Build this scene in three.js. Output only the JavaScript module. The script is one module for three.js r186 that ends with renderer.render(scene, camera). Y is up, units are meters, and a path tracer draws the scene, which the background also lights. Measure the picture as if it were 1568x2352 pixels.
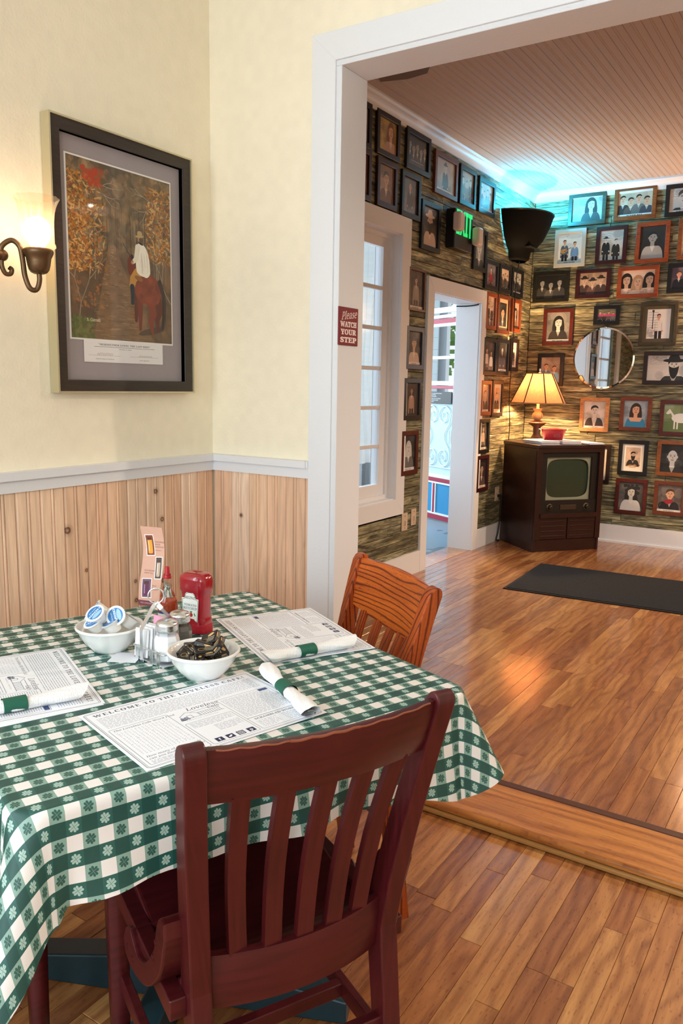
import * as THREE from 'three';
import { mergeGeometries } from 'three/addons/utils/BufferGeometryUtils.js';
import { RoundedBoxGeometry } from 'three/addons/geometries/RoundedBoxGeometry.js';
import { TextGeometry } from 'three/addons/geometries/TextGeometry.js';
import { FontLoader } from 'three/addons/loaders/FontLoader.js';
import { RectAreaLightUniformsLib } from 'three/addons/lights/RectAreaLightUniformsLib.js';

// ------------------------------------------------------------ camera, sky, large lights, exposure
const scene = new THREE.Scene();
const renderer = new THREE.WebGLRenderer({ antialias: true });
renderer.toneMapping = THREE.LinearToneMapping;
renderer.toneMappingExposure = 1.0;
renderer.shadowMap.enabled = true;
RectAreaLightUniformsLib.init();
const camera = new THREE.PerspectiveCamera(65.6025, 1568 / 2352, 0.05, 120);
const RAD = Math.PI / 180;
camera.position.set(1.939, 1.348, 2.15);
camera.rotation.order = 'YXZ';
camera.rotation.set(-9.1009 * RAD, 32.8116 * RAD, 0.9972 * RAD);
camera.updateMatrixWorld(true);
scene.background = new THREE.Color(0.95, 1.08, 1.15);          // bright overcast daylight
function areaLight(name, w, h, color, intensity, pos, look) {
  const l = new THREE.RectAreaLight(color, intensity, w, h);
  l.name = name; l.position.set(...pos); l.lookAt(...look); scene.add(l); return l;
}
const DAY = new THREE.Color(0.76, 0.9, 1.0);
areaLight('front_window_daylight', 1.3, 1.5, DAY, 8.2, [0.95, 1.75, 4.24], [0.95, 1.75, 0]);
areaLight('front_window_daylight_001', 1.3, 1.5, DAY, 8.2, [2.95, 1.75, 4.24], [2.95, 1.75, 0]);
areaLight('side_window_daylight', 1.1, 1.5, DAY, 7, [0.0, 1.75, 2.75], [3, 1.75, 2.75]);
areaLight('porch_daylight', 4.6, 1.5, DAY, 7.5, [-3.55, 1.6, -3.2], [0, 1.4, -3.2]);

// ------------------------------------------------------------ helpers
const FL = 0.035, XF = -0.617, ZB = -4.848, CEIL = 3.02;      // far floor height, far left wall, far back wall, far ceiling
const PX = 1824.706;
const camQ = camera.getWorldQuaternion(new THREE.Quaternion());
const ray = (x, y) => new THREE.Vector3((x - 784) / PX, -(y - 1176) / PX, -1).applyQuaternion(camQ);
function onPlane(axis, val, x, y) { const d = ray(x, y); return camera.position.clone().addScaledVector(d, (val - camera.position[axis]) / d[axis]); }
let seed = 7;
const rnd = () => { seed = (seed + 0x6d2b79f5) | 0; let t = Math.imul(seed ^ (seed >>> 15), 1 | seed); t = (t + Math.imul(t ^ (t >>> 7), 61 | t)) ^ t; return ((t ^ (t >>> 14)) >>> 0) / 4294967296; };
const rr = (a, b) => a + (b - a) * rnd();
const used = {};
function numbered(n) { used[n] = (used[n] ?? -1) + 1; return used[n] ? n + '_' + String(used[n]).padStart(3, '0') : n; }
function mesh(name, geo, mat, parent, pos, rot) {
  const m = new THREE.Mesh(geo, mat); m.castShadow = m.receiveShadow = true;
  if (parent) { m.name = name; parent.add(m); } else { m.name = numbered(name); scene.add(m); }
  if (pos) m.position.set(...pos); if (rot) m.rotation.set(...rot);
  return m;
}
function thing(name, label, category, pos = [0, 0, 0], turn = 0, group) {
  const o = new THREE.Group(); o.name = numbered(name); scene.add(o); o.position.set(...pos); o.rotation.y = turn;
  o.userData = { label, category }; if (group) o.userData.group = group; return o;
}
function tag(o, label, category, group) { o.userData = { label, category }; if (group) o.userData.group = group; return o; }
function struct(name, label, category, geo, mat) { const o = geo ? mesh(name, geo, mat) : new THREE.Group(); if (!geo) { o.name = numbered(name); scene.add(o); } o.userData = { label, category, kind: 'structure' }; return o; }
const box = (x0, x1, y0, y1, z0, z1) => { const g = new THREE.BoxGeometry(x1 - x0, y1 - y0, z1 - z0); g.translate((x0 + x1) / 2, (y0 + y1) / 2, (z0 + z1) / 2); return boxUV(g); };
function boxUV(g, s = 1) {                                    // uv in metres by the face's direction
  const p = g.attributes.position, n = g.attributes.normal, u = new Float32Array(p.count * 2);
  for (let i = 0; i < p.count; i++) {
    const ax = Math.abs(n.getX(i)), ay = Math.abs(n.getY(i)), az = Math.abs(n.getZ(i));
    let a, b; if (ax > ay && ax > az) { a = p.getZ(i); b = p.getY(i); } else if (ay > az) { a = p.getX(i); b = p.getZ(i); } else { a = p.getX(i); b = p.getY(i); }
    u[2 * i] = a * s; u[2 * i + 1] = b * s;
  }
  g.setAttribute('uv', new THREE.BufferAttribute(u, 2)); return g;
}
const cyl = (r0, r1, h, y, n = 24, x = 0, z = 0) => { const g = new THREE.CylinderGeometry(r1, r0, h, n); g.translate(x, y + h / 2, z); return g; };
const lathe = (pts, n = 40) => new THREE.LatheGeometry(pts.map((p) => new THREE.Vector2(p[0], p[1])), n);
const tube = (pts, r, n = 24, m = 8, closed = false) => new THREE.TubeGeometry(new THREE.CatmullRomCurve3(pts.map((p) => new THREE.Vector3(...p)), closed, 'catmullrom', 0.5), n, r, m, closed);
const merge = (a) => mergeGeometries(a.map((g) => { const h = g.index ? g.toNonIndexed() : g; for (const k of Object.keys(h.attributes)) if (!['position', 'normal', 'uv'].includes(k)) h.deleteAttribute(k); return h; }));
const rbox = (w, h, d, r = 0.004, x = 0, y = 0, z = 0) => { const g = new RoundedBoxGeometry(w, h, d, 2, Math.min(r, w / 2.1, h / 2.1, d / 2.1)); g.translate(x, y, z); return g; };
// a chamfered board: length along x, thickness along y (top at 0), width along z
function boardGeo(l, h, w, c, ou, ov) {
  const X = l / 2, Z = w / 2, a = [[-X, -h, -Z], [X, -h, -Z], [X, -h, Z], [-X, -h, Z]], b = [[-X, -c, -Z], [X, -c, -Z], [X, -c, Z], [-X, -c, Z]], t = [[-X + c, 0, -Z + c], [X - c, 0, -Z + c], [X - c, 0, Z - c], [-X + c, 0, Z - c]];
  const pos = [], uv = [];
  const quad = (p, q, r, s) => { for (const v of [p, q, r, p, r, s]) { pos.push(...v); uv.push(v[0] + ou, v[2] + ov); } };
  quad(t[3], t[2], t[1], t[0]);
  for (let i = 0; i < 4; i++) { const j = (i + 1) % 4; quad(t[i], t[j], b[j], b[i]); quad(b[i], b[j], a[j], a[i]); }
  const g = new THREE.BufferGeometry(); g.setAttribute('position', new THREE.Float32BufferAttribute(pos, 3)); g.setAttribute('uv', new THREE.Float32BufferAttribute(uv, 2)); g.computeVertexNormals(); return g;
}
// ------------------------------------------------------------ textures
function hash2(x, y, s) { let h = Math.imul(x | 0, 374761393) ^ Math.imul(y | 0, 668265263) ^ Math.imul(s | 0, 974634777); h = Math.imul(h ^ (h >>> 13), 1274126177); return ((h ^ (h >>> 16)) >>> 0) / 4294967296; }
function vnoise(x, y, px, py, s) {                            // value noise that repeats after px, py cells
  const xi = Math.floor(x), yi = Math.floor(y), fx = x - xi, fy = y - yi, u = fx * fx * (3 - 2 * fx), v = fy * fy * (3 - 2 * fy), w = (a, n) => ((a % n) + n) % n;
  const a = hash2(w(xi, px), w(yi, py), s), b = hash2(w(xi + 1, px), w(yi, py), s), c = hash2(w(xi, px), w(yi + 1, py), s), d = hash2(w(xi + 1, px), w(yi + 1, py), s);
  return (a + (b - a) * u) * (1 - v) + (c + (d - c) * u) * v;
}
function dataTex(w, h, f, srgb, rx = 1, ry = 1) {
  const d = new Uint8Array(w * h * 4);
  for (let y = 0; y < h; y++) for (let x = 0; x < w; x++) { const c = f(x / w, y / h), o = (y * w + x) * 4; d[o] = Math.max(0, Math.min(255, c[0])); d[o + 1] = Math.max(0, Math.min(255, c[1])); d[o + 2] = Math.max(0, Math.min(255, c[2])); d[o + 3] = 255; }
  const t = new THREE.DataTexture(d, w, h); t.wrapS = t.wrapT = THREE.RepeatWrapping; t.magFilter = THREE.LinearFilter; t.minFilter = THREE.LinearMipmapLinearFilter; t.repeat.set(rx, ry);
  if (srgb) t.colorSpace = THREE.SRGBColorSpace; t.needsUpdate = true; return t;
}
// wood: u along the grain; a grey multiplier pattern around 1 with dark pores, so that the tint gives the colour
function woodTex(w, h, o) {
  return dataTex(w, h, (u, v) => {
    const warp = vnoise(u * 3, v * 4, 3, 4, o.s) * o.warp + vnoise(u * 8, v * 9, 8, 9, o.s + 1) * o.warp * 0.3;
    const ring = 0.5 + 0.5 * Math.sin((v * o.rings + warp * o.rings * 0.25) * 6.2832);
    const fine = vnoise(u * 14, v * o.fine, 14, o.fine, o.s + 2), pore = vnoise(u * 64, v * o.fine * 2.4, 64, Math.round(o.fine * 2.4), o.s + 3), big = vnoise(u * 4, v * 6, 4, 6, o.s + 5);
    let k = 1 - o.ringAmp * Math.pow(ring, o.sharp) - o.fineAmp * fine - (pore > 0.72 ? o.poreAmp * (pore - 0.72) * 3 : 0) + o.bigAmp * (big - 0.5);
    const r = o.c0.map((c, i) => c * k + o.c1[i] * (1 - k));
    return r;
  }, true, o.rx ?? 1, o.ry ?? 1);
}
const T_oak = woodTex(1024, 512, { s: 11, warp: 1.1, rings: 9, sharp: 2, ringAmp: 0.26, fine: 90, fineAmp: 0.22, poreAmp: 0.35, bigAmp: 0.22, c0: [255, 246, 232], c1: [120, 74, 40], rx: 1 / 0.9, ry: 1 / 0.45 });
const T_bold = woodTex(512, 512, { s: 31, warp: 0.7, rings: 9, sharp: 7, ringAmp: 0.62, fine: 70, fineAmp: 0.16, poreAmp: 0.5, bigAmp: 0.2, c0: [255, 240, 220], c1: [70, 25, 8], rx: 1 / 0.8, ry: 1 / 0.13 });
const T_mahog = woodTex(512, 512, { s: 41, warp: 1.2, rings: 12, sharp: 2, ringAmp: 0.16, fine: 80, fineAmp: 0.28, poreAmp: 0.4, bigAmp: 0.3, c0: [255, 250, 245], c1: [120, 80, 70], rx: 1 / 0.5, ry: 1 / 0.25 });
const knots = []; for (let i = 0; i < 9; i++) knots.push([rnd(), rnd(), rr(0.005, 0.011)]);
const T_pine = dataTex(1024, 512, (u, v) => {
  const warp = vnoise(u * 3, v * 5, 3, 5, 3) * 0.8, ring = 0.5 + 0.5 * Math.sin((v * 16 + warp * 3) * 6.2832), fine = vnoise(u * 20, v * 110, 20, 110, 4), big = vnoise(u * 4, v * 12, 4, 12, 6);
  let k = 1 - 0.05 * ring * ring - 0.07 * fine + 0.08 * (big - 0.5), kn = 0;
  for (const [a, b, r] of knots) { const dx = Math.abs(u - a), dy = Math.abs(v - b) * 0.5, d = Math.hypot(Math.min(dx, 1 - dx), Math.min(dy, 0.5 - dy)); if (d < r) kn = Math.max(kn, 1 - Math.abs(d / r - 0.7) * 1.2); else if (d < r * 2.2) kn = Math.max(kn, 0.2 * (2.2 - d / r)); }
  return [255 * k - 120 * kn, 246 * k - 140 * kn, 232 * k - 140 * kn];
}, true, 1 / 1.0, 1 / 0.5);
const T_barn = dataTex(1024, 512, (u, v) => {                // weathered grey boards, long streaks
  const w1 = vnoise(u * 5, v * 5, 5, 5, 13) * 0.08, s1 = vnoise(u * 5, (v + w1) * 26, 5, 26, 14), s2 = vnoise(u * 12, (v + w1) * 70, 12, 70, 15), s3 = vnoise(u * 40, v * 150, 40, 150, 16), big = vnoise(u * 3, v * 4, 3, 4, 17);
  let k = 0.56 + 0.4 * s1 * s1 + 0.5 * (s2 - 0.5) + 0.34 * (s3 - 0.5) + 0.16 * (big - 0.5); k = Math.max(0.1, Math.min(1.2, k));
  const g = vnoise(u * 6, v * 20, 6, 20, 19);
  return [216 * k + 6, (210 + 8 * g) * k + 6, (178 + 22 * g) * k + 4];
}, true, 1 / 1.3, 1 / 0.65);
const B_barn = dataTex(512, 512, (u, v) => { const s = vnoise(u * 6, v * 36, 6, 36, 14) * 0.6 + vnoise(u * 16, v * 110, 16, 110, 15) * 0.4; return [255 * s, 255 * s, 255 * s]; }, false, 1 / 1.3, 1 / 0.65);
const B_fine = dataTex(256, 256, (u, v) => { const s = 0.5 * vnoise(u * 60, v * 60, 60, 60, 51) + 0.5 * vnoise(u * 128, v * 128, 128, 128, 52); return [255 * s, 255 * s, 255 * s]; }, false, 2.5, 2.5);
const T_yellow = dataTex(512, 512, (u, v) => { const k = 0.97 + 0.04 * vnoise(u * 6, v * 6, 6, 6, 61) + 0.02 * (vnoise(u * 60, v * 60, 60, 60, 62) - 0.5); return [247 * k, 236 * k, 211 * k]; }, true, 0.6, 0.6);
const T_wear = dataTex(512, 512, (u, v) => { const n = vnoise(u * 10, v * 10, 10, 10, 71), f = vnoise(u * 4, v * 80, 4, 80, 72), m = vnoise(u * 40, v * 40, 40, 40, 73); const k = 0.86 + 0.2 * f + 0.12 * (n - 0.5), w = n > 0.8 && m > 0.62 ? 0.6 : 0; return [255 * (k * (1 - w) + w), 250 * (k * (1 - w) + w * 1.0), 250 * (k * (1 - w) + w * 0.9)]; }, true, 2.4, 2.4);
const R_floor = dataTex(512, 512, (u, v) => { const n = 0.42 + 0.35 * vnoise(u * 7, v * 7, 7, 7, 81) + 0.2 * vnoise(u * 40, v * 50, 40, 50, 82); return [0, 255 * n, 0]; }, false, 0.7, 0.7);

function canvasTex(w, h, draw) { const c = document.createElement('canvas'); c.width = w; c.height = h; const x = c.getContext('2d'); draw(x, w, h); const t = new THREE.CanvasTexture(c); t.colorSpace = THREE.SRGBColorSpace; t.magFilter = THREE.LinearFilter; t.anisotropy = 8; return t; }
// ------------------------------------------------------------ materials
const std = (color, roughness = 0.6, extra = {}) => new THREE.MeshStandardMaterial({ color, roughness, side: THREE.DoubleSide, ...extra });
const phys = (color, roughness, extra) => new THREE.MeshPhysicalMaterial({ color, roughness, side: THREE.DoubleSide, ...extra });
const M = {
  yellow: std(0xffffff, 0.75, { map: T_yellow, bumpMap: B_fine, bumpScale: 0.0006 }),
  white: std(0xe6e7ea, 0.42, { bumpMap: B_fine, bumpScale: 0.0003 }),
  plaster: std(0xdad3c8, 0.85),
  gap: std(0x2a1a10, 0.9),
  ceiling: std(0xc4b4a9, 0.88),
  black: std(0x101012, 0.45), blackSatin: std(0x0b0b0d, 0.3),
  chrome: std(0xe6eaee, 0.26, { metalness: 1 }),
  steel: std(0xb8bcc0, 0.35, { metalness: 1 }),
  bronze: std(0x6b5138, 0.38, { metalness: 0.75 }),
  mirror: std(0xf2f5f4, 0.02, { metalness: 1 }),
  glassPane: phys(0xffffff, 0.02, { transmission: 1, thickness: 0, ior: 1.5 }),
  glassSolid: phys(0xf4f8f8, 0.03, { transmission: 1, thickness: 0.004, ior: 1.48 }),
  ceramic: phys(0xf1f0ec, 0.16, { clearcoat: 0.6 }),
  paper: std(0xeef0f5, 0.8),
  teal: std(0x17343d, 0.4, { metalness: 0.2 }),
};
const tints = (list, extra) => list.map((c) => (extra.clearcoat ? phys(c, 0.5, extra) : std(c, 0.5, extra)));
const oakNear = tints([0xc28b52, 0xb67d47, 0xa86d3c, 0xcd9a60, 0xaf7340, 0xa0673a], { map: T_oak, roughness: 0.75, roughnessMap: R_floor, clearcoat: 0.5, clearcoatRoughness: 0.22 });
const oakFar = tints([0xc28b52, 0xb67d47, 0xa86d3c, 0xcd9a60, 0xaf7340, 0xa0673a], { map: T_oak, roughness: 0.7, roughnessMap: R_floor, clearcoat: 1, clearcoatRoughness: 0.14 });
const barn = tints([0xcfc9b0, 0xb6b09a, 0xdcd5ba, 0xa8a28e, 0xc8c2ae], { map: T_barn, roughness: 0.62, bumpMap: B_barn, bumpScale: 0.004 });
const pine = tints([0xfce0cb, 0xf7d6bd, 0xffe7d6, 0xf3cfb6], { map: T_pine, roughness: 0.55 });

// ------------------------------------------------------------ near room shell
const NX1 = 4.6, NZ1 = 4.3, NC = 2.96, WA = -0.03, WB = -0.03, WBB = -0.145;
const OX0 = 0.5187, OX1 = 3.3, OY1 = 2.304;                   // the wide opening
function wallWithHoles(u0, u1, v0, v1, holes, make) {         // make(u0,u1,v0,v1) -> geometry; holes [u0,u1,v0,v1] do not overlap in u
  const out = []; let u = u0;
  for (const h of [...holes].sort((a, b) => a[0] - b[0])) { if (h[0] > u) out.push(make(u, h[0], v0, v1)); if (h[2] > v0) out.push(make(h[0], h[1], v0, h[2])); if (h[3] < v1) out.push(make(h[0], h[1], h[3], v1)); u = h[1]; }
  if (u < u1) out.push(make(u, u1, v0, v1)); return merge(out);
}
const wallLeft = struct('wall_left', 'pale yellow plaster wall with a pine wainscot', 'wall', wallWithHoles(-0.2, NZ1 + 0.2, 0, NC, [[2.2, 3.3, 1.0, 2.5]], (a, b, c, d) => box(WA - 0.17, WA, c, d, a, b)), M.yellow);
const wallBack = struct('wall_back', 'pale yellow plaster wall around the wide cased opening', 'wall', wallWithHoles(-0.2, NX1 + 0.2, 0, NC, [[OX0 - 0.02, OX1 + 0.02, 0, OY1 + 0.015]], (a, b, c, d) => box(a, b, c, d, WBB + 0.015, WB)), M.yellow);
struct('wall_right', 'pale yellow plaster wall of the dining room', 'wall', box(NX1, NX1 + 0.15, 0, NC, -0.2, NZ1 + 0.2), M.yellow);
struct('wall_front', 'pale yellow plaster wall with two windows', 'wall', wallWithHoles(-0.2, NX1 + 0.2, 0, NC, [[0.3, 1.6, 1.0, 2.5], [2.3, 3.6, 1.0, 2.5]], (a, b, c, d) => box(a, b, c, d, NZ1, NZ1 + 0.15)), M.yellow);
struct('ceiling', 'flat white plaster ceiling of the dining room', 'ceiling', box(-0.2, NX1 + 0.15, NC, NC + 0.12, -0.1, NZ1 + 0.15), M.plaster);
function sashWindow(name, label, w, h, cols, rows, pos, turn) {
  const o = struct(name, label, 'window'); o.position.set(...pos); o.rotation.y = turn;
  mesh('window_frame', merge([box(-w / 2 - 0.08, -w / 2, -0.08, h + 0.08, -0.03, 0.03), box(w / 2, w / 2 + 0.08, -0.08, h + 0.08, -0.03, 0.03), box(-w / 2, w / 2, h, h + 0.08, -0.03, 0.03), box(-w / 2, w / 2, -0.08, 0, -0.03, 0.05)]), M.white, o);
  for (let i = 1; i < cols; i++) mesh('muntin', box(-w / 2 + w * i / cols - 0.012, -w / 2 + w * i / cols + 0.012, 0, h, -0.015, 0.015), M.white, o);
  for (let i = 1; i < rows; i++) mesh('muntin', box(-w / 2, w / 2, h * i / rows - 0.012, h * i / rows + 0.012, -0.014, 0.014), M.white, o);
  for (let i = 0; i < cols; i++) for (let j = 0; j < rows; j++) mesh('pane', box(-w / 2 + w * i / cols + 0.01, -w / 2 + w * (i + 1) / cols - 0.01, h * j / rows + 0.01, h * (j + 1) / rows - 0.01, -0.001, 0.001), M.glassPane, o);
  return o;
}
sashWindow('window_1', 'white sash window in the front wall', 1.3, 1.5, 2, 3, [0.95, 1.0, NZ1 + 0.05], Math.PI);
sashWindow('window_2', 'white sash window in the front wall by the corner', 1.3, 1.5, 2, 3, [2.95, 1.0, NZ1 + 0.05], Math.PI);
sashWindow('window_3', 'white sash window in the left wall', 1.1, 1.5, 2, 3, [WA - 0.08, 1.0, 2.75], Math.PI / 2);
// wainscot: tongue and groove boards with a bead down the middle
const WY = 1.045;
function beadBoard(w, h, ou, gd = 0.005) {                                // stands along y, face towards +z
  const s = new THREE.Shape(), H = w / 2 - 0.0006, t = 0.012, q = gd * 0.9; s.moveTo(-H, 0); s.lineTo(-H, t - q); s.lineTo(-H + q, t); s.lineTo(-0.0078, t); s.lineTo(-0.0055, t - gd); s.lineTo(-0.0035, t - 0.0006); s.lineTo(-0.0012, t + 0.0008); s.lineTo(0.0012, t + 0.0008); s.lineTo(0.0035, t - 0.0006); s.lineTo(0.0055, t - gd); s.lineTo(0.0078, t); s.lineTo(H - q, t); s.lineTo(H, t - q); s.lineTo(H, 0);
  const g = new THREE.ExtrudeGeometry(s, { depth: h, bevelEnabled: false, steps: 1 }); g.rotateX(-Math.PI / 2);     // extrude becomes +y, shape y becomes -z
  g.rotateY(Math.PI); const p = g.attributes.position, u = []; for (let i = 0; i < p.count; i++) u.push(p.getY(i) + ou[0], p.getX(i) + ou[1]); g.setAttribute('uv', new THREE.Float32BufferAttribute(u, 2)); return g;
}
const BW = 0.0815;
for (let i = 0; i < 26; i++) mesh('wainscot_board', beadBoard(BW, WY, [rnd() * 3, rnd() * 3]), pine[Math.floor(rnd() * 4)], wallLeft, [WA, 0, 0.012 + BW * (i + 0.5) - 0.03], [0, Math.PI / 2, 0]);
for (let i = 0; i < 6; i++) mesh('wainscot_board', beadBoard(BW, WY, [rnd() * 3, rnd() * 3]), pine[Math.floor(rnd() * 4)], wallBack, [WA + 0.014 + BW * (i + 0.5), 0, WB]);
struct('trim_1', 'white chair rail along the left wall above the wainscot', 'chair rail', merge([box(WA, 0, 1.0700, 1.0936, WB, 4.3), box(WA, -0.011, 1.035, 1.0700, WB, 4.3)]), M.white);
{ const s = new THREE.Shape(); s.moveTo(-0.0, 0); s.lineTo(0.405, 0); s.lineTo(0.4115, -0.014); s.lineTo(0.4115, -0.03); s.lineTo(0, -0.03); const cap = new THREE.ExtrudeGeometry(s, { depth: 0.0236, bevelEnabled: false }); cap.rotateX(Math.PI / 2); cap.scale(1, 1, -1); cap.translate(0, 1.0936, 0); cap.scale(1, 1, 1);
  const g = merge([box(0, 0.404, 1.0700, 1.0936, WB, 0), box(0.404, 0.4115, 1.0700, 1.0936, WB, -0.006), box(-0.011, 0.4115, 1.035, 1.0700, WB, -0.011)]);
  struct('trim_2', 'white chair rail between the room corner and the opening', 'chair rail', g, M.white); }
// opening casing, reveal, jamb, header
const cas = struct('trim_3', 'white painted casing around the wide opening', 'door casing');
{ const CX = 0.4115, CI = 0.4995, CT = 2.405, CB = 2.319, z0 = WB, z1 = -0.006;
  const ex = (pts) => { const s = new THREE.Shape(pts.map((p) => new THREE.Vector2(...p))); const g = new THREE.ExtrudeGeometry(s, { depth: z1 - z0 - 0.003, bevelEnabled: true, bevelSize: 0.002, bevelThickness: 0.003, bevelSegments: 2 }); g.translate(0, 0, z0); return g; };
  mesh('side_casing', ex([[CX + 0.002, 0], [CI - 0.002, 0], [CI - 0.002, CB], [CX + 0.002, CT - 0.003]]), M.white, cas);
  mesh('side_casing', ex([[OX1 + 0.11, 0], [OX1 + 0.022, 0], [OX1 + 0.022, CB], [OX1 + 0.11, CT - 0.003]]), M.white, cas);
  mesh('head_casing', ex([[CX + 0.003, CT - 0.002], [CI - 0.001, CB + 0.002], [OX1 + 0.022, CB + 0.002], [OX1 + 0.11, CT - 0.002]]), M.white, cas);
  mesh('jamb', rbox(0.03, OY1, 0.15, 0.0025, OX0 - 0.015, OY1 / 2, -0.075 - 0.013), M.white, cas);
  mesh('jamb', rbox(0.03, OY1, 0.15, 0.0025, OX1 + 0.015, OY1 / 2, -0.075 - 0.013), M.white, cas);
  mesh('head_jamb', rbox(OX1 - OX0 + 0.06, 0.03, 0.15, 0.0025, (OX0 + OX1) / 2, OY1 + 0.015, -0.075 - 0.013), M.white, cas);
}
// ------------------------------------------------------------ floors, board by board
function boards(parent, mats, x0, x1, z0, z1, y, w, lmin, lmax, far) {
  let n = 0; const rest = [];
  for (let x = x0; x < x1 - 0.005; x += w) {
    let z = z1 + rr(0, 0.4) * 0; let first = true;
    while (z > z0 + 0.001) {
      let l = first ? rr(0.12, lmax) : rr(lmin, lmax); first = false; if (z - l < z0 + 0.15) l = z - z0; const ww = Math.min(w, x1 - x);
      const g = boardGeo(l - 0.0012, 0.016, ww - 0.0009, 0.0009, rnd() * 5, rnd() * 5); g.rotateY(Math.PI / 2);
      const pos = [x + ww / 2, y + rr(-0.0006, 0), z - l / 2], m = mats[Math.floor(Math.pow(rnd(), 1.1) * mats.length)];
      if (far(pos, l)) { g.translate(...pos); rest.push(g); } else { mesh('floor_board', g, m, parent, pos); n++; }
      z -= l;
    }
  }
  if (rest.length) { const r = mesh('floor_boards', merge(rest), mats[1], parent); r.userData.kind = 'stuff'; }
  return n;
}
const floorNear = struct('floor', 'honey oak strip floor of the dining room', 'floor', box(-0.2, NX1 + 0.15, -0.12, -0.012, -0.25, NZ1 + 0.15), M.gap);
boards(floorNear, oakNear, -0.03, NX1, -0.03, NZ1, 0, 0.0575, 0.3, 0.95, (p, l) => p[0] > 2.35 || p[2] - l / 2 > 1.75);
const floorFar = struct('floor_far', 'worn brown oak strip floor of the photo room', 'floor', box(XF - 0.1, 4.2, -0.12, FL - 0.012, ZB - 0.1, -0.255), M.gap);
boards(floorFar, oakFar, XF, 4.1, ZB, -0.262, FL, 0.0575, 0.5, 1.4, (p) => p[0] > 2.05);
const thr = struct('trim_4', 'orange oak threshold step across the opening with a dark strip', 'threshold');
{ const s = new THREE.Shape(); s.moveTo(-0.226, -0.03); s.lineTo(-0.226, 0.0385 - FL + 0.0); s.lineTo(-0.226, 0.004); s.lineTo(-0.012, 0.004); s.quadraticCurveTo(0.002, 0.004, 0.002, -0.008); s.lineTo(0.002, -0.014); s.lineTo(-0.006, -0.0155); s.lineTo(-0.006, -0.03);
  const g = new THREE.ExtrudeGeometry(s, { depth: OX1 - OX0, bevelEnabled: false }); g.rotateY(-Math.PI / 2); g.translate(OX1, FL, 0);
  const p = g.attributes.position, u = []; for (let i = 0; i < p.count; i++) u.push(p.getX(i) * 0.8, p.getZ(i) + p.getY(i)); g.setAttribute('uv', new THREE.Float32BufferAttribute(u, 2)); g.computeVertexNormals();
  mesh('threshold_board', g, std(0xc98a48, 0.4, { map: T_oak }), thr);
  mesh('nosing_strip', rbox(OX1 - OX0, 0.016, 0.02, 0.006, (OX0 + OX1) / 2, 0.0095, 0.0), std(0xc79b5c, 0.5, { map: T_oak }), thr);
  mesh('dark_strip', rbox(OX1 - OX0, 0.03, 0.036, 0.005, (OX0 + OX1) / 2, FL - 0.009, -0.244), std(0x5a3524, 0.5, { map: T_oak }), thr); }

// ------------------------------------------------------------ photo room shell
const FX1 = 4.1;
const WIN = { z0: -1.585, z1: -2.452, y0: 0.60, y1: 2.293 }, DOOR = { z0: -2.925, z1: -3.745, y1: 1.99 };
const wfl = struct('wall_far_left', 'left wall of the photo room clad in weathered grey boards', 'wall',
  wallWithHoles(ZB - 0.15, WBB, -0.05, CEIL, [[DOOR.z1, DOOR.z0, -0.05, DOOR.y1], [WIN.z1, WIN.z0, WIN.y0, WIN.y1]], (a, b, c, d) => box(XF - 0.185, XF - 0.014, c, d, a, b)), M.gap);
const wfb = struct('wall_far_back', 'back wall of the photo room clad in weathered grey boards', 'wall', box(XF - 0.2, FX1 + 0.1, -0.05, CEIL, ZB - 0.15, ZB - 0.014), M.gap);
struct('wall_far_right', 'right wall of the photo room', 'wall', box(FX1, FX1 + 0.12, 0, CEIL, ZB - 0.1, -0.1), barn[0]);
struct('wall_far_front', 'photo room side of the wall around the opening', 'wall', wallWithHoles(XF - 0.19, FX1 + 0.1, 0, CEIL, [[OX0 - 0.02, OX1 + 0.02, 0, OY1 + 0.015]], (a, b, c, d) => box(a, b, c, d, WBB, WBB + 0.016)), barn[0]);
function clad(parent, u0, u1, y0, y1, holes, place, rot) {
  const H = 0.0605;
  for (let y = y0, r = 0; y < y1 - 0.01; y += H, r++) {
    const h = Math.min(H, y1 - y), cuts = holes.filter((q) => y + h > q[2] && y < q[3]).sort((a, b) => a[0] - b[0]); let u = u0; const spans = [];
    for (const c of cuts) { if (c[0] > u + 0.02) spans.push([u, c[0]]); u = Math.max(u, c[1]); } if (u < u1 - 0.02) spans.push([u, u1]);
    for (const [a, b] of spans) { let p = a; while (p < b - 1e-4) { let l = rr(0.55, 1.5); if (b - p - l < 0.3) l = b - p; const g = boardGeo(l - 0.002, 0.014, h - 0.0026, 0.0026, rnd() * 4, rnd() * 4); g.rotateX(Math.PI / 2); if (rot) g.rotateY(rot); mesh('wall_board', g, barn[Math.floor(rnd() * 5)], parent, place(p + l / 2, y + h / 2)); p += l; } }
  }
}
const BBH = 0.155;
clad(wfb, XF, 1.25, FL + BBH - 0.02, CEIL - 0.01, [], (u, y) => [u, y, ZB + rr(-0.004, 0.002)], 0);
clad(wfl, 1.75, -ZB, FL + BBH - 0.02, CEIL - 0.01, [[-WIN.z0 - 0.06, -WIN.z1 + 0.06, WIN.y0 - 0.08, WIN.y1 + 0.08], [-DOOR.z0 - 0.04, -DOOR.z1 + 0.04, 0, DOOR.y1 + 0.06]], (u, y) => [XF + rr(-0.002, 0.001), y, -u], Math.PI / 2);
mesh('wall_board', boardGeo(2.8, 0.012, 2.8, 0.002, 0, 0).rotateX(Math.PI / 2), barn[1], wfb, [1.25 + 1.4, 1.5, ZB]);
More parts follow.
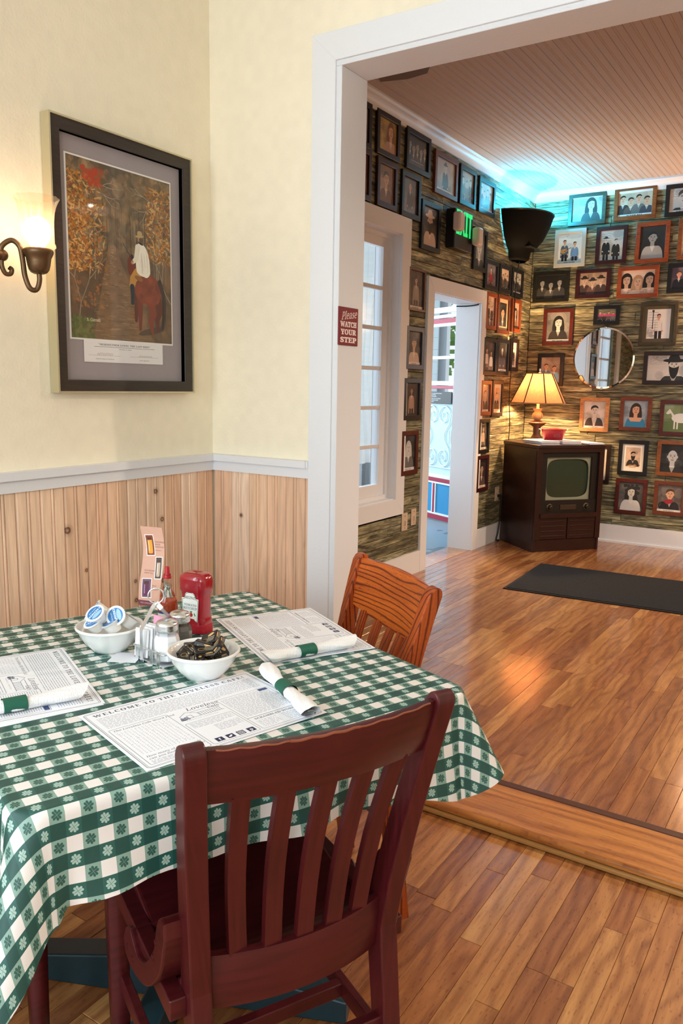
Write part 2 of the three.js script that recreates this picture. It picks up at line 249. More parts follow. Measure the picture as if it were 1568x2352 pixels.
mesh('wall_board', boardGeo(1.6, 0.012, 2.8, 0.002, 0, 0).rotateX(Math.PI / 2).rotateY(Math.PI / 2), barn[1], wfl, [XF - 0.012, 1.5, -0.95]).visible = true;
// far ceiling of beaded boards
const ceilFar = struct('ceiling_far', 'tan painted beadboard ceiling of the photo room', 'ceiling', box(XF - 0.2, FX1 + 0.1, CEIL + 0.012, CEIL + 0.1, ZB - 0.1, -0.1), M.ceiling);
{ const w = 0.083, geo = beadBoard(w, -ZB - 0.1, [0, 0], 0.0022); geo.rotateX(Math.PI / 2);        // runs along +z, face to -y
  for (let x = XF + 0.12; x < FX1; x += w) mesh('ceiling_board', geo, M.ceiling, ceilFar, [x + w / 2, CEIL + 0.012, ZB]);
  mesh('ceiling_border', box(XF, XF + 0.12, CEIL - 0.002, CEIL + 0.012, ZB, WBB), M.ceiling, ceilFar); }
function crown(name, label, len) { const s = new THREE.Shape(); s.moveTo(0, 0); s.lineTo(0.012, 0); s.lineTo(0.016, 0.02); s.quadraticCurveTo(0.022, 0.05, 0.05, 0.06); s.lineTo(0.06, 0.072); s.lineTo(0.06, 0.085); s.lineTo(0, 0.085); const g = new THREE.ExtrudeGeometry(s, { depth: len, bevelEnabled: false }); return struct(name, label, 'crown moulding', g, M.white); }
{ const c = crown('trim_5', 'cream crown moulding along the left wall of the photo room', -ZB - 0.145); c.position.set(XF, CEIL - 0.085, ZB);
  const d = crown('trim_6', 'cream crown moulding along the back wall of the photo room', FX1 - XF); d.position.set(FX1, CEIL - 0.085, ZB); d.rotation.y = -Math.PI / 2; }
const bb = (name, label, g) => struct(name, label, 'baseboard', g, M.white);
bb('baseboard_back', 'scuffed white baseboard under the photo wall', merge([box(XF, FX1, FL, FL + BBH, ZB, ZB + 0.018), box(XF, FX1, FL, FL + 0.018, ZB + 0.018, ZB + 0.03)]));
bb('baseboard_left', 'white baseboard between the porch door and the corner', box(XF, XF + 0.018, FL, FL + BBH, ZB, DOOR.z1 - 0.1));
bb('baseboard_left_window', 'white baseboard under the interior window', box(XF, XF + 0.018, FL, FL + BBH, DOOR.z0 + 0.1, WBB));
// porch door opening
const dr = struct('door_1', 'white cased doorway to the bright porch', 'doorway');
{ const m = (pts) => { const g = new THREE.ExtrudeGeometry(new THREE.Shape(pts.map((p) => new THREE.Vector2(-p[0], p[1]))), { depth: 0.016, bevelEnabled: true, bevelSize: 0.002, bevelThickness: 0.003, bevelSegments: 1 }); g.rotateY(Math.PI / 2); g.translate(XF, 0, 0); return g; };
  const a = DOOR.z0, b = DOOR.z1, y = DOOR.y1, w = 0.095;
  mesh('side_casing', m([[a + w, FL], [a + 0.003, FL], [a + 0.003, y], [a + w, y + w]]), M.white, dr); mesh('side_casing', m([[b - w, FL], [b - 0.003, FL], [b - 0.003, y], [b - w, y + w]]), M.white, dr);
  mesh('head_casing', m([[a + w - 0.003, y + w + 0.002], [a + 0.002, y + 0.003], [b - 0.002, y + 0.003], [b - w + 0.003, y + w + 0.002]]), M.white, dr);
  mesh('jamb', rbox(0.2, y - FL, 0.02, 0.003, XF - 0.1, (y + FL) / 2, a + 0.007), M.white, dr); mesh('jamb', rbox(0.2, y - FL, 0.02, 0.003, XF - 0.1, (y + FL) / 2, b - 0.007), M.white, dr); mesh('head_jamb', rbox(0.2, 0.02, a - b, 0.003, XF - 0.1, y + 0.007, (a + b) / 2), M.white, dr);
  mesh('sill', rbox(0.2, 0.02, a - b, 0.003, XF - 0.1, FL - 0.008, (a + b) / 2), oakFar[3], dr); }
// interior window
const wi = struct('window_4', 'white interior window of twelve panes looking onto the porch', 'window');
{ const m = (pts, d = 0.016, x = XF) => { const g = new THREE.ExtrudeGeometry(new THREE.Shape(pts.map((p) => new THREE.Vector2(-p[0], p[1]))), { depth: d, bevelEnabled: true, bevelSize: 0.002, bevelThickness: 0.003, bevelSegments: 1 }); g.rotateY(Math.PI / 2); g.translate(x, 0, 0); return g; };
  const { z0: a, z1: b, y0, y1 } = WIN, w = 0.11, e = 0.003;
  mesh('side_casing', m([[b, y0], [b, y1], [b - w, y1 + w], [b - w, y0 - w]]), M.white, wi); mesh('side_casing', m([[a, y0], [a, y1], [a + w, y1 + w], [a + w, y0 - w]]), M.white, wi);
  mesh('head_casing', m([[b - e, y1 + e], [a + e, y1 + e], [a + w - e, y1 + w], [b - w + e, y1 + w]]), M.white, wi); mesh('bottom_casing', m([[b - e, y0 - e], [a + e, y0 - e], [a + w - e, y0 - w], [b - w + e, y0 - w]]), M.white, wi);
  mesh('jamb', merge([box(XF - 0.18, XF, y0, y1, b - 0.015, b + 0.004), box(XF - 0.18, XF, y0, y1, a - 0.004, a + 0.015), box(XF - 0.18, XF, y1 - 0.004, y1 + 0.015, b, a), box(XF - 0.18, XF, y0 - 0.015, y0 + 0.004, b, a)]), M.white, wi);
  const sx0 = XF - 0.10, sx1 = XF - 0.065, st = 0.07, sb = b + 0.03, sa = a - 0.03, py0 = y0 + 0.105, py1 = y1 - 0.085;
  mesh('stop_bead', merge([box(sx1, sx1 + 0.015, y0, y1, b, b + 0.03), box(sx1, sx1 + 0.015, y0, y1, a - 0.03, a), box(sx1, sx1 + 0.015, y1 - 0.03, y1, b + 0.03, a - 0.03), box(sx1, sx1 + 0.015, y0, y0 + 0.03, b + 0.03, a - 0.03)]), M.white, wi);
  mesh('sash', merge([box(sx0, sx1, y0, y1, b, sb + st), box(sx0, sx1, y0, y1, sa - st, a), box(sx0, sx1, py1, y1, sb + st, sa - st), box(sx0, sx1, y0, py0, sb + st, sa - st)]), M.white, wi);
  const za = sb + st, zc = sa - st, mid = (za + zc) / 2;
  mesh('muntin', rbox(0.03, py1 - py0, 0.022, 0.004, (sx0 + sx1) / 2, (py0 + py1) / 2, mid), M.white, wi);
  for (let r = 0; r < 6; r++) { const ya = py0 + (py1 - py0) * r / 6, yb = py0 + (py1 - py0) * (r + 1) / 6; if (r) mesh('muntin', rbox(0.03, 0.024, zc - za, 0.004, (sx0 + sx1) / 2, ya, mid), M.white, wi); mesh('pane', box(sx0 + 0.014, sx0 + 0.017, ya + 0.008, yb - 0.008, za - 0.004, mid - 0.008), M.glassPane, wi); mesh('pane', box(sx0 + 0.014, sx0 + 0.017, ya + 0.008, yb - 0.008, mid + 0.008, zc + 0.004), M.glassPane, wi); } }
// ------------------------------------------------------------ porch beyond the door and the window
const PFL = 0.005;
struct('floor_porch', 'worn pale blue painted porch floor', 'floor', box(-3.7, XF - 0.18, -0.1, PFL, -7.2, 0.3), std(0x8fa5b0, 0.35, { map: dataTex(256, 256, (u, v) => { const n = vnoise(u * 5, v * 5, 5, 5, 91) * 0.5 + vnoise(u * 20, v * 20, 20, 20, 92) * 0.3, k = n > 0.52 ? 0.72 : 1; return [255 * k, 255 * k, 255 * k]; }, true, 0.7, 0.7) }));
struct('ceiling_porch', 'white painted porch ceiling', 'ceiling', box(-3.7, XF - 0.18, 2.75, 2.85, -7.2, 0.3), M.white);
{ const w = struct('wall_porch', 'white framed porch wall with tall openings', 'wall', wallWithHoles(-7.2, 0.3, 0, 2.75, [[-6.6, -5.0, 0.9, 2.4], [-4.7, -2.9, 0.9, 2.4], [-2.6, -0.6, 0.9, 2.4]], (a, b, c, d) => box(-3.75, -3.65, c, d, a, b)), M.white);
  struct('wall_porch_end', 'white porch end wall', 'wall', merge([box(-3.7, -2.5, 0, 2.75, -7.2, -7.1), box(-2.5, XF, 0, 0.3, -7.2, -7.1), box(-2.5, XF, 2.5, 2.75, -7.2, -7.1), box(-3.7, XF, 0, 2.75, 0.25, 0.3)]), M.white); }
// the ornamental screen door across the porch
{ const sd = thing('screen_door', 'porch screen door with red rails, scrolled wire panel and blue lower panels', 'screen door', [-1.53, PFL, -4.99], -28 * RAD);
  const red = std(0xa02a44, 0.5), blue = std(0x2f86b4, 0.55), wh = M.white, w = 0.62;
  mesh('stile', rbox(0.06, 2.3, 0.04, 0.004, -w, 1.15, 0), wh, sd); mesh('stile', rbox(0.06, 2.3, 0.04, 0.004, w, 1.15, 0), wh, sd);
  for (const [y, h, m] of [[0.05, 0.05, red], [0.084, 0.018, wh], [0.395, 0.018, wh], [0.425, 0.036, red], [0.462, 0.035, wh], [1.26, 0.06, wh], [1.335, 0.03, red], [1.375, 0.04, wh], [1.62, 0.03, wh], [1.93, 0.03, wh], [1.965, 0.045, red], [2.01, 0.03, wh], [2.07, 0.05, wh], [2.28, 0.04, wh]]) mesh('rail', rbox(2 * w, h, 0.03, 0.003, 0, y, 0.002), m, sd);
  for (const x of [-0.42, -0.045, 0.33]) { mesh('lower_panel', rbox(0.35, 0.3, 0.015, 0.002, x + 0.19, 0.24, -0.006), blue, sd); mesh('mullion', rbox(0.03, 0.3, 0.03, 0.003, x, 0.24, 0.002), red, sd); mesh('mullion_trim', merge([rbox(0.018, 0.3, 0.028, 0.002, x - 0.025, 0.24, 0), rbox(0.018, 0.3, 0.028, 0.002, x + 0.025, 0.24, 0)]), wh, sd); }
  mesh('lower_panel', rbox(0.19, 0.3, 0.015, 0.002, -0.52, 0.24, -0.006), blue, sd);
  mesh('scroll_backing', rbox(2 * w, 0.78, 0.008, 0.001, 0, 0.87, -0.012), std(0xbcd3d6, 0.7), sd);
  const wire = std(0xe9f2f2, 0.4), sp = (cx, cy, r, dir, a0, turns) => { const p = []; for (let i = 0; i <= 40; i++) { const t = i / 40, a = a0 + dir * t * turns * 6.283, q = r * (1 - 0.85 * t); p.push([cx + Math.cos(a) * q, cy + Math.sin(a) * q, 0.006]); } return tube(p, 0.005, 60, 6); };
  for (const x of [-0.24, 0.2]) { const sc = []; for (const s of [-1, 1]) { sc.push(sp(x + s * 0.12, 1.06, 0.105, -s, s > 0 ? Math.PI : 0, 1.6), sp(x + s * 0.12, 0.66, 0.105, s, s > 0 ? Math.PI : 0, 1.6)); sc.push(tube([[x + s * 0.015, 1.06, 0.006], [x + s * 0.03, 0.99, 0.006], [x + s * 0.1, 0.9, 0.006], [x + s * 0.1, 0.82, 0.006], [x + s * 0.03, 0.73, 0.006], [x + s * 0.015, 0.66, 0.006]], 0.005, 40, 6)); } mesh('wire_scroll', merge(sc), wire, sd); mesh('wire_letter', merge([tube([[x - 0.03, 0.93, 0.006], [x - 0.03, 0.79, 0.006]], 0.005, 4, 6), tube([[x, 0.93, 0.006], [x, 0.8, 0.006], [x + 0.045, 0.79, 0.006]], 0.005, 8, 6)]), wire, sd); }
  mesh('wire_rail', merge([tube([[-w, 1.17, 0.006], [w, 1.17, 0.006]], 0.004, 2, 6), tube([[-w, 0.55, 0.006], [w, 0.55, 0.006]], 0.004, 2, 6)]), wire, sd);
  const n = mesh('notice', rbox(0.46, 0.115, 0.008, 0.002), [0, 0, 0, 0, 0, 0].map(() => std(0x14181c, 0.5))[0], null); n.name = 'porch_notice'; n.position.set(-1.53 - 0.02, PFL + 1.235, -4.99 + 0.03); n.rotation.y = -28 * RAD; tag(n, 'black notice with white lettering on the screen door', 'sign');
  const f = new THREE.Mesh(new THREE.PlaneGeometry(0.45, 0.105), std(0xffffff, 0.5, { map: canvasTex(512, 128, (c, w2, h2) => { c.fillStyle = '#12161a'; c.fillRect(0, 0, w2, h2); c.fillStyle = '#e8edf0'; c.font = '17px sans-serif'; ['Wagner Street is an unguarded entrance,', 'only for the private dining', 'during hours in the daytime.', 'Please keep the door clear and closed', 'all of our guests welcome inside', 'entrance to the porch'].forEach((s, i) => c.fillText(s, 30, 20 + i * 19 + (i > 2 ? 4 : 0))); }) })); f.name = 'lettering'; f.position.z = 0.0045; n.add(f); }
// curtain, posts, siding and a small table seen through the window
{ const cg = new THREE.PlaneGeometry(0.5, 1.7, 60, 30), p = cg.attributes.position; for (let i = 0; i < p.count; i++) { const x = p.getX(i), y = p.getY(i), k = 0.55 + 0.45 * Math.pow(Math.abs(y + 0.1) / 0.9, 1.2); p.setXYZ(i, x * k - (1 - k) * 0.2, y, 0.03 * Math.sin(x * 46 + y) + 0.012 * Math.sin(x * 97)); } cg.computeVertexNormals();
  const c = mesh('curtain', cg, phys(0xf4f7f6, 0.9, { transmission: 0.35, thickness: 0 })); c.position.set(-1.15, 1.62, -3.0); c.rotation.y = 90 * RAD; tag(c, 'gathered white curtain hanging on the porch', 'curtain');
  for (const [x, z, l] of [[-1.42, -3.78, 'white square porch post beside the gathered curtain'], [-2.9, -5.6, 'white square porch post beyond the screen door']]) tag(mesh('porch_post', merge([rbox(0.14, 2.74, 0.14, 0.006, 0, 1.37, 0), rbox(0.18, 0.12, 0.18, 0.006, 0, 0.06, 0)]), M.white, null, [x, PFL, z]), l, 'post');
  const s = struct('wall_porch_siding', 'grey horizontal siding beyond the porch', 'wall'); for (let i = 0; i < 18; i++) mesh('siding_board', box(-3.5, -2.55, i * 0.15, i * 0.15 + 0.148, -6.98, -6.96 + 0.006), std(0xcfd9dc, 0.7), s, null, [0.0, 0, 0]);
  const t = thing('porch_table', 'porch table under a blue and white checked cloth', 'table', [-2.02, PFL, -3.25], 0.1);
  mesh('table_leg', cyl(0.03, 0.03, 0.7, 0), M.teal, t); const gb = canvasTex(64, 64, (x) => { x.fillStyle = '#f2f5f8'; x.fillRect(0, 0, 64, 64); x.fillStyle = 'rgba(28,70,130,.55)'; x.fillRect(0, 0, 32, 64); x.fillRect(0, 0, 64, 32); }); gb.wrapS = gb.wrapT = THREE.RepeatWrapping; gb.repeat.set(14, 14);
  mesh('checked_cloth', boxUV(new RoundedBoxGeometry(0.8, 0.26, 0.8, 3, 0.02)).translate(0, 0.62, 0), std(0xffffff, 0.8, { map: gb }), t); }
tag(mesh('door_cable', tube([[XF + 0.004, DOOR.y1 + 0.012, DOOR.z1 - 0.09], [XF + 0.006, DOOR.y1 + 0.01, DOOR.z1 - 0.05], [XF - 0.02, DOOR.y1 - 0.012, DOOR.z1 + 0.012], [XF - 0.1, DOOR.y1 - 0.02, DOOR.z1 + 0.02], [XF - 0.19, DOOR.y1 - 0.018, DOOR.z1 + 0.02]], 0.005, 30, 6), M.black), 'short black cable sagging across the porch door head', 'cable');
// trees outside the porch openings
{ const leaf = [std(0x7fa05a, 0.8), std(0x9abb72, 0.8), std(0x688a4c, 0.8)];
  const mk = (x, z, h, r, l) => { const o = thing('tree', l, 'tree', [x, 0, z], 0, 'trees outside the porch'); mesh('trunk', tube([[0, 0, 0], [0.05, h * 0.5, 0.02], [0, h, 0]], 0.1, 8, 8), std(0x6c5a48, 0.9), o); const gs = []; for (let i = 0; i < 420; i++) { const a = rnd() * 6.28, b = Math.acos(rr(-1, 1)), q = r * Math.pow(rnd(), 0.4); const g = new THREE.PlaneGeometry(rr(0.12, 0.25), rr(0.1, 0.2)); g.rotateX(rr(0, 6)); g.rotateY(rr(0, 6)); g.translate(Math.cos(a) * Math.sin(b) * q, h + Math.cos(b) * q * 0.9, Math.sin(a) * Math.sin(b) * q); gs.push(g); } mesh('crown', merge(gs), leaf[Math.floor(rnd() * 3)], o); };
  mk(-1.4, -10.5, 2.2, 1.5, 'leafy tree seen past the screen door'); mk(-5.2, -12.0, 2.6, 1.7, 'taller leafy tree behind the porch end'); mk(-7.5, -4.5, 2.4, 1.8, 'leafy tree outside the porch side openings'); }

// ------------------------------------------------------------ framed photographs
const frameDefs = [];
const Q = { 5: [820, 200, 0.27423], 6: [1150, 400, 0.26658], 7: [700, 450, 0.31888], 8: [700, 850, 0.31888], 1: [1120, 800, 0.28571] };
const F = (wall, q, pts, col, photo, label) => frameDefs.push({ wall, pts: pts.map(([x, y]) => [Q[q][0] + x * Q[q][2], Q[q][1] + y * Q[q][2]]), col, photo, label });
const B = (...a) => F('B', ...a), L = (...a) => F('L', ...a);
// photo: { m: tone, k: kind, ... }
B(6, [[597, 178], [917, 140], [893, 420], [562, 455]], 'greygreen', { m: 'bw', n: 1, long: 1, bg: '#9ab', cx: 0.62, w: 1, guitar: 1 }, 'grey-green framed photo of a long-haired guitarist at the top by the corner');
B(6, [[983, 120], [1350, 78], [1328, 370], [963, 410]], 'honey', { m: 'col', n: 4, bg: '#c9b79c', cap: 1 }, 'brown wooden framed photo of four seated people, top row');
B(6, [[1425, 90], [1740, 62], [1722, 345], [1403, 365]], 'black', { m: 'bw', n: 1, bg: '#c9c6b4', cloth: '#233028', w: 1, cap: 1, big: 1 }, 'black framed signed photo of a man in a dark shirt, top row');
B(6, [[473, 483], [742, 458], [713, 790], [447, 808]], 'pale', { m: 'col', n: 2, bg: '#dfe6e4', cloth: '#4a6480', guitar: 1, cap: 1, full: 1 }, 'pale grey framed photo of two men, one with a guitar');
B(6, [[825, 458], [1098, 432], [1070, 765], [805, 782]], 'maroon', { m: 'bw', n: 2, bg: '#c4c6d2', hat: 1, cloth: '#15151a', full: 1, w: 1 }, 'dark maroon framed photo of a tall man in black beside a seated man');
B(6, [[1170, 420], [1463, 392], [1437, 748], [1145, 775]], 'orange', { m: 'bw', n: 1, bg: '#2b2822', hair: '#15120f', cloth: '#b8b2a6', dark: 1 }, 'orange wood framed dark portrait of a short-haired woman');
B(6, [[1532, 382], [1830, 355], [1806, 710], [1510, 745]], 'honey', { m: 'col', n: 1, bg: '#c8b8a0', cloth: '#66412e' }, 'honey wood framed portrait beside the dark portrait, second row');
B(6, [[285, 845], [592, 830], [575, 1090], [268, 1115]], 'darkgreen', { m: 'bw', n: 3, bg: '#17171a', long: 1, cloth: '#3a3a40', dark: 1 }, 'dark green-black framed photo of three dark-haired women by the corner');
B(6, [[650, 822], [950, 808], [930, 1062], [632, 1078]], 'maroon', { m: 'sepia', n: 3, bg: '#b9a08a', hat: 1, cloth: '#4a3034' }, 'maroon framed photo of three men in cowboy hats');
B(6, [[1010, 800], [1368, 780], [1347, 1050], [990, 1078]], 'orange', { m: 'sepia', n: 3, bg: '#d9d4d0', long: 1, big3: 1, text: 'SHEDAISY', hairs: ['#1c1614', '#b98f62', '#17120f'], cloth: '#d8cfc8' }, 'orange wood framed photo of three women with SHEDAISY lettering');
B(6, [[1445, 770], [1750, 752], [1732, 1008], [1420, 1028]], 'black', { m: 'col', n: 2, bg: '#4a3e52', cloth: '#14161e' }, 'black framed photo of two men in dark suits');
B(6, [[370, 1165], [633, 1150], [610, 1470], [352, 1480]], 'redbrown', { m: 'bw', n: 1, bg: '#7c7a76', long: 1, hair: '#14110f', cloth: '#2a2a2c', cap: 1 }, 'red-brown framed portrait of a long dark-haired woman left of the mirror');
B(6, [[803, 1135], [1025, 1125], [1018, 1298], [790, 1303]], 'black', { m: 'col', n: 4, bg: '#7e8070', band: '#c0447c', full: 1 }, 'small black framed collage with a pink band above the mirror');
B(6, [[1210, 1110], [1532, 1092], [1505, 1475], [1177, 1477]], 'olive', { m: 'col', n: 1, bg: '#f0eeea', cloth: '#ece9e4', full: 1, w: 2, pole: 1, mat: '#5b543f' }, 'wide olive matted photo of a man in white shirt, covered in writing');
B(6, [[315, 1550], [545, 1542], [528, 1822], [308, 1832]], 'black', { m: 'col', n: 2, bg: '#a89a8c', cloth: '#5a86a8' }, 'black framed photo partly behind the lamp shade');
B(6, [[1233, 1537], [1640, 1515], [1622, 1805], [1213, 1822]], 'darkbrown', { m: 'bw', n: 1, bg: '#c6c8cb', hat: 1, beard: 1, cloth: '#2e2e30', cx: 0.68, w: 1, big: 1 }, 'dark brown framed signed profile of a bearded man in a hat right of the mirror');
B(1, [[745, 395], [980, 395], [963, 672], [728, 668]], 'blond', { m: 'bw', n: 1, bg: '#d2cdc6', hair: '#16120f', cloth: '#24252c', vneck: 1, cap: 1 }, 'pale blond wood framed portrait of a short-haired woman in a jacket');
B(1, [[1067, 392], [1322, 388], [1305, 668], [1050, 663]], 'brown', { m: 'col', n: 1, bg: '#93a2ae', long: 1, hair: '#33211a', cloth: '#2c86b4', off: 1 }, 'brown framed colour portrait of a smiling woman in blue');
B(1, [[1390, 415], [1690, 420], [1670, 712], [1365, 700]], 'redbrown', { m: 'col', n: 0, animal: 1, bg: '#7c8a5e' }, 'red-brown framed photo of a white horse in a field');
B(1, [[1055, 735], [1293, 745], [1272, 1030], [1037, 1010]], 'black', { m: 'sepia', n: 1, bg: '#cdbfae', beard: 1, guitar: 1, cloth: '#2a2826', mat: '#e9e2d6', cap: 1 }, 'black framed sepia photo of a man playing guitar beside the television');
B(1, [[1365, 740], [1620, 748], [1600, 1040], [1343, 1020]], 'honey', { m: 'bw', n: 1, bg: '#17191b', bald: 1, cloth: '#222426', big: 1 }, 'honey wood framed portrait of a bald man on black');
B(1, [[1030, 1045], [1285, 1055], [1265, 1345], [1010, 1325]], 'redbrown', { m: 'bw', n: 1, bg: '#57534e', long: 1, curly: 1, hair: '#2a2320', cloth: '#e4ded4' }, 'red-brown framed portrait of a curly-haired woman in white, bottom row');
B(1, [[1340, 1065], [1600, 1078], [1580, 1355], [1320, 1335]], 'brown', { m: 'col', n: 1, bg: '#6a5e56', bike: 1, cloth: '#1c1c20', cap: 1 }, 'brown framed photo of a person on a red motorcycle, bottom row');
B(1, [[760, 768], [990, 770], [970, 1085], [742, 1082]], 'darkbrown', { m: 'bw', n: 1, bg: '#b4aba0', cloth: '#4a4642', mat: '#ddd6cb' }, 'dark brown framed photo half hidden behind the television');
L(5, [[-60, 40], [133, 140], [120, 522], [-75, 440]], 'black', { m: 'bw', n: 1, bg: '#c4beb6', w: 2 }, 'black framed signed photo above the window, beside the opening');
L(5, [[178, 172], [375, 285], [352, 635], [165, 545]], 'darkbrown', { m: 'col', n: 1, bg: '#bfa04a', long: 1, hair: '#7a5238', cloth: '#c49a82', w: 1, cx: 0.68 }, 'dark brown framed yellow photo of a long-haired woman');
L(5, [[425, 322], [630, 440], [607, 768], [412, 668]], 'black', { m: 'bw', n: 5, bg: '#2a2626', dark: 1, cloth: '#1c1a1a', cap2: 1 }, 'black framed dark group photo under the crown moulding');
L(5, [[-60, 440], [128, 535], [118, 965], [-70, 890]], 'maroon', { m: 'sepia', n: 1, bg: '#9c7064', cloth: '#7c4840' }, 'maroon framed photo just above the window casing, beside the opening');
L(5, [[178, 575], [352, 650], [330, 1050], [165, 980]], 'maroon', { m: 'sepia', n: 1, bg: '#a78474', cloth: '#6c343a', hair: '#2a1a16', w: 1 }, 'maroon framed photo of a man in a red shirt above the window');
L(5, [[385, 675], [545, 765], [525, 1128], [370, 1070]], 'black', { m: 'col', n: 1, bg: '#4c4344', bald: 1, cloth: '#16161b', full: 1 }, 'black framed photo of a seated man in a dark suit');
L(5, [[665, 515], [855, 625], [835, 960], [645, 880]], 'brown', { m: 'bw', n: 1, bg: '#b0aaa2', cloth: '#3a3f48', hat: 1, full: 1, cap: 1 }, 'red-brown wood framed photo of a standing man, upper row of the left wall');
L(5, [[880, 635], [1008, 718], [988, 1028], [850, 970]], 'black', { m: 'bw', n: 3, bg: '#a2aeb4', cloth: '#48525c', full: 1 }, 'black framed photo of three people, upper row of the left wall');
L(5, [[1040, 738], [1170, 822], [1145, 1100], [1008, 1035]], 'black', { m: 'bw', n: 4, bg: '#bfc4c6', cloth: '#505a66', full: 1, cap: 1 }, 'black framed group photo beside the black wall light');
L(5, [[550, 935], [712, 1000], [690, 1392], [535, 1355]], 'black', { m: 'sepia', n: 1, bg: '#37302a', hat: 1, beard: 1, cloth: '#cdbfae', hairhat: '#d8cdbd' }, 'black framed photo of a bearded man in a pale cap left of the exit sign');
L(5, [[1000, 1172], [1108, 1215], [1072, 1555], [962, 1520]], 'black', { m: 'bw', n: 1, bg: '#7c7a78', cloth: '#333', big: 1 }, 'black framed close portrait below the exit sign lamp');
L(7, [[1310, 447], [1405, 485], [1390, 690], [1295, 660]], 'black', { m: 'col', n: 1, bg: '#6a5c66', cloth: '#8c2230', full: 1 }, 'black framed photo of a person in a red dress above the door corner');
L(7, [[1410, 488], [1495, 512], [1480, 707], [1400, 690]], 'black', { m: 'sepia', n: 4, bg: '#d6ccb8', cloth: '#3c362e', full: 1 }, 'black framed sepia photo of four standing people');
L(6, [[104, 805], [205, 830], [185, 1070], [94, 1048]], 'black', { m: 'bw', n: 4, bg: '#bcb6ae', cloth: '#26242a', full: 1, cap: 1 }, 'black framed group photo nearest the room corner, third row');
L(7, [[1315, 690], [1393, 705], [1375, 968], [1300, 955]], 'orange', { m: 'sepia', n: 2, bg: '#d9bfae', cloth: '#2c2422', full: 1, w: 1 }, 'orange wood framed photo of two standing men beside the door casing');
L(7, [[1398, 705], [1487, 725], [1470, 1003], [1382, 985]], 'brown', { m: 'col', n: 1, bg: '#231b18', cloth: '#1c1614', mat: '#c9ae8a', big: 1 }, 'brown framed dark portrait with a tan mat');
L(6, [[108, 1075], [185, 1085], [165, 1375], [92, 1350]], 'orange', { m: 'sepia', n: 1, bg: '#d8bc9c', cloth: '#8c6648', long: 1 }, 'orange wood framed sepia portrait nearest the room corner');
L(7, [[1298, 1018], [1390, 1030], [1378, 1298], [1280, 1285]], 'black', { m: 'col', n: 2, bg: '#2e2726', cloth: '#d8c9c0', full: 1 }, 'black framed photo of two people beside the door casing, fifth row');
L(7, [[1392, 1028], [1480, 1037], [1465, 1297], [1379, 1286]], 'black', { m: 'bw', n: 1, bg: '#393432', cloth: '#1b1a1c', full: 1, cap: 1 }, 'black framed photo of one standing man, fifth row');
L(6, [[92, 1415], [160, 1425], [148, 1705], [80, 1690]], 'darkbrown', { m: 'bw', n: 1, bg: '#d3c6b2', cloth: '#1c1a1a', full: 1, cap: 1 }, 'dark brown framed photo of a man in black nearest the corner, fifth row');
L(8, [[1278, 75], [1355, 75], [1335, 335], [1262, 322]], 'orange', { m: 'sepia', n: 1, bg: '#b48c64', cloth: '#5c3a26', cap: 1 }, 'orange wood framed photo beside the door casing, left of the lamp shade');
L(8, [[1360, 70], [1437, 75], [1420, 328], [1342, 340]], 'darkbrown', { m: 'sepia', n: 1, bg: '#b99774', cloth: '#4a3426', mat: '#dac9ac' }, 'dark brown matted photo beside the lamp shade');
L(8, [[1258, 355], [1338, 345], [1325, 595], [1248, 605]], 'black', { m: 'sepia', n: 1, bg: '#2a1d1b', cloth: '#c8b4a0', full: 1, cap: 1 }, 'black framed photo beside the door casing, sixth row');
L(8, [[1248, 620], [1330, 605], [1318, 860], [1232, 890]], 'maroon', { m: 'sepia', n: 1, bg: '#3a2430', cloth: '#55404c', dark: 1, cap: 1 }, 'maroon framed dark photo lowest beside the door casing');
L(7, [[760, 495], [880, 550], [860, 842], [745, 820]], 'thinbrown', { m: 'sepia', n: 1, bg: '#2b2724', cloth: '#a69c8e', full: 1, cap: 1 }, 'thin brown framed photo of a standing musician between window and door, topmost');
L(7, [[742, 935], [868, 950], [850, 1255], [727, 1245]], 'darkbrown', { m: 'sepia', n: 1, bg: '#2f2b2b', hat: 1, cloth: '#cfc0b0', cap: 1 }, 'dark brown framed photo of a man in a pale hat between window and door');
L(7, [[722, 1312], [850, 1315], [832, 1610], [708, 1620]], 'black', { m: 'sepia', n: 1, bg: '#4a342e', cloth: '#b98e78', full: 1, dark: 1 }, 'black framed brown-toned photo between window and door');
L(8, [[705, 440], [825, 432], [808, 745], [688, 770]], 'redbrown', { m: 'bw', n: 1, bg: '#2c2a27', long: 1, hair: '#c9c0b2', cloth: '#6d665c', cap: 1 }, 'red-brown framed photo lowest between window and door');

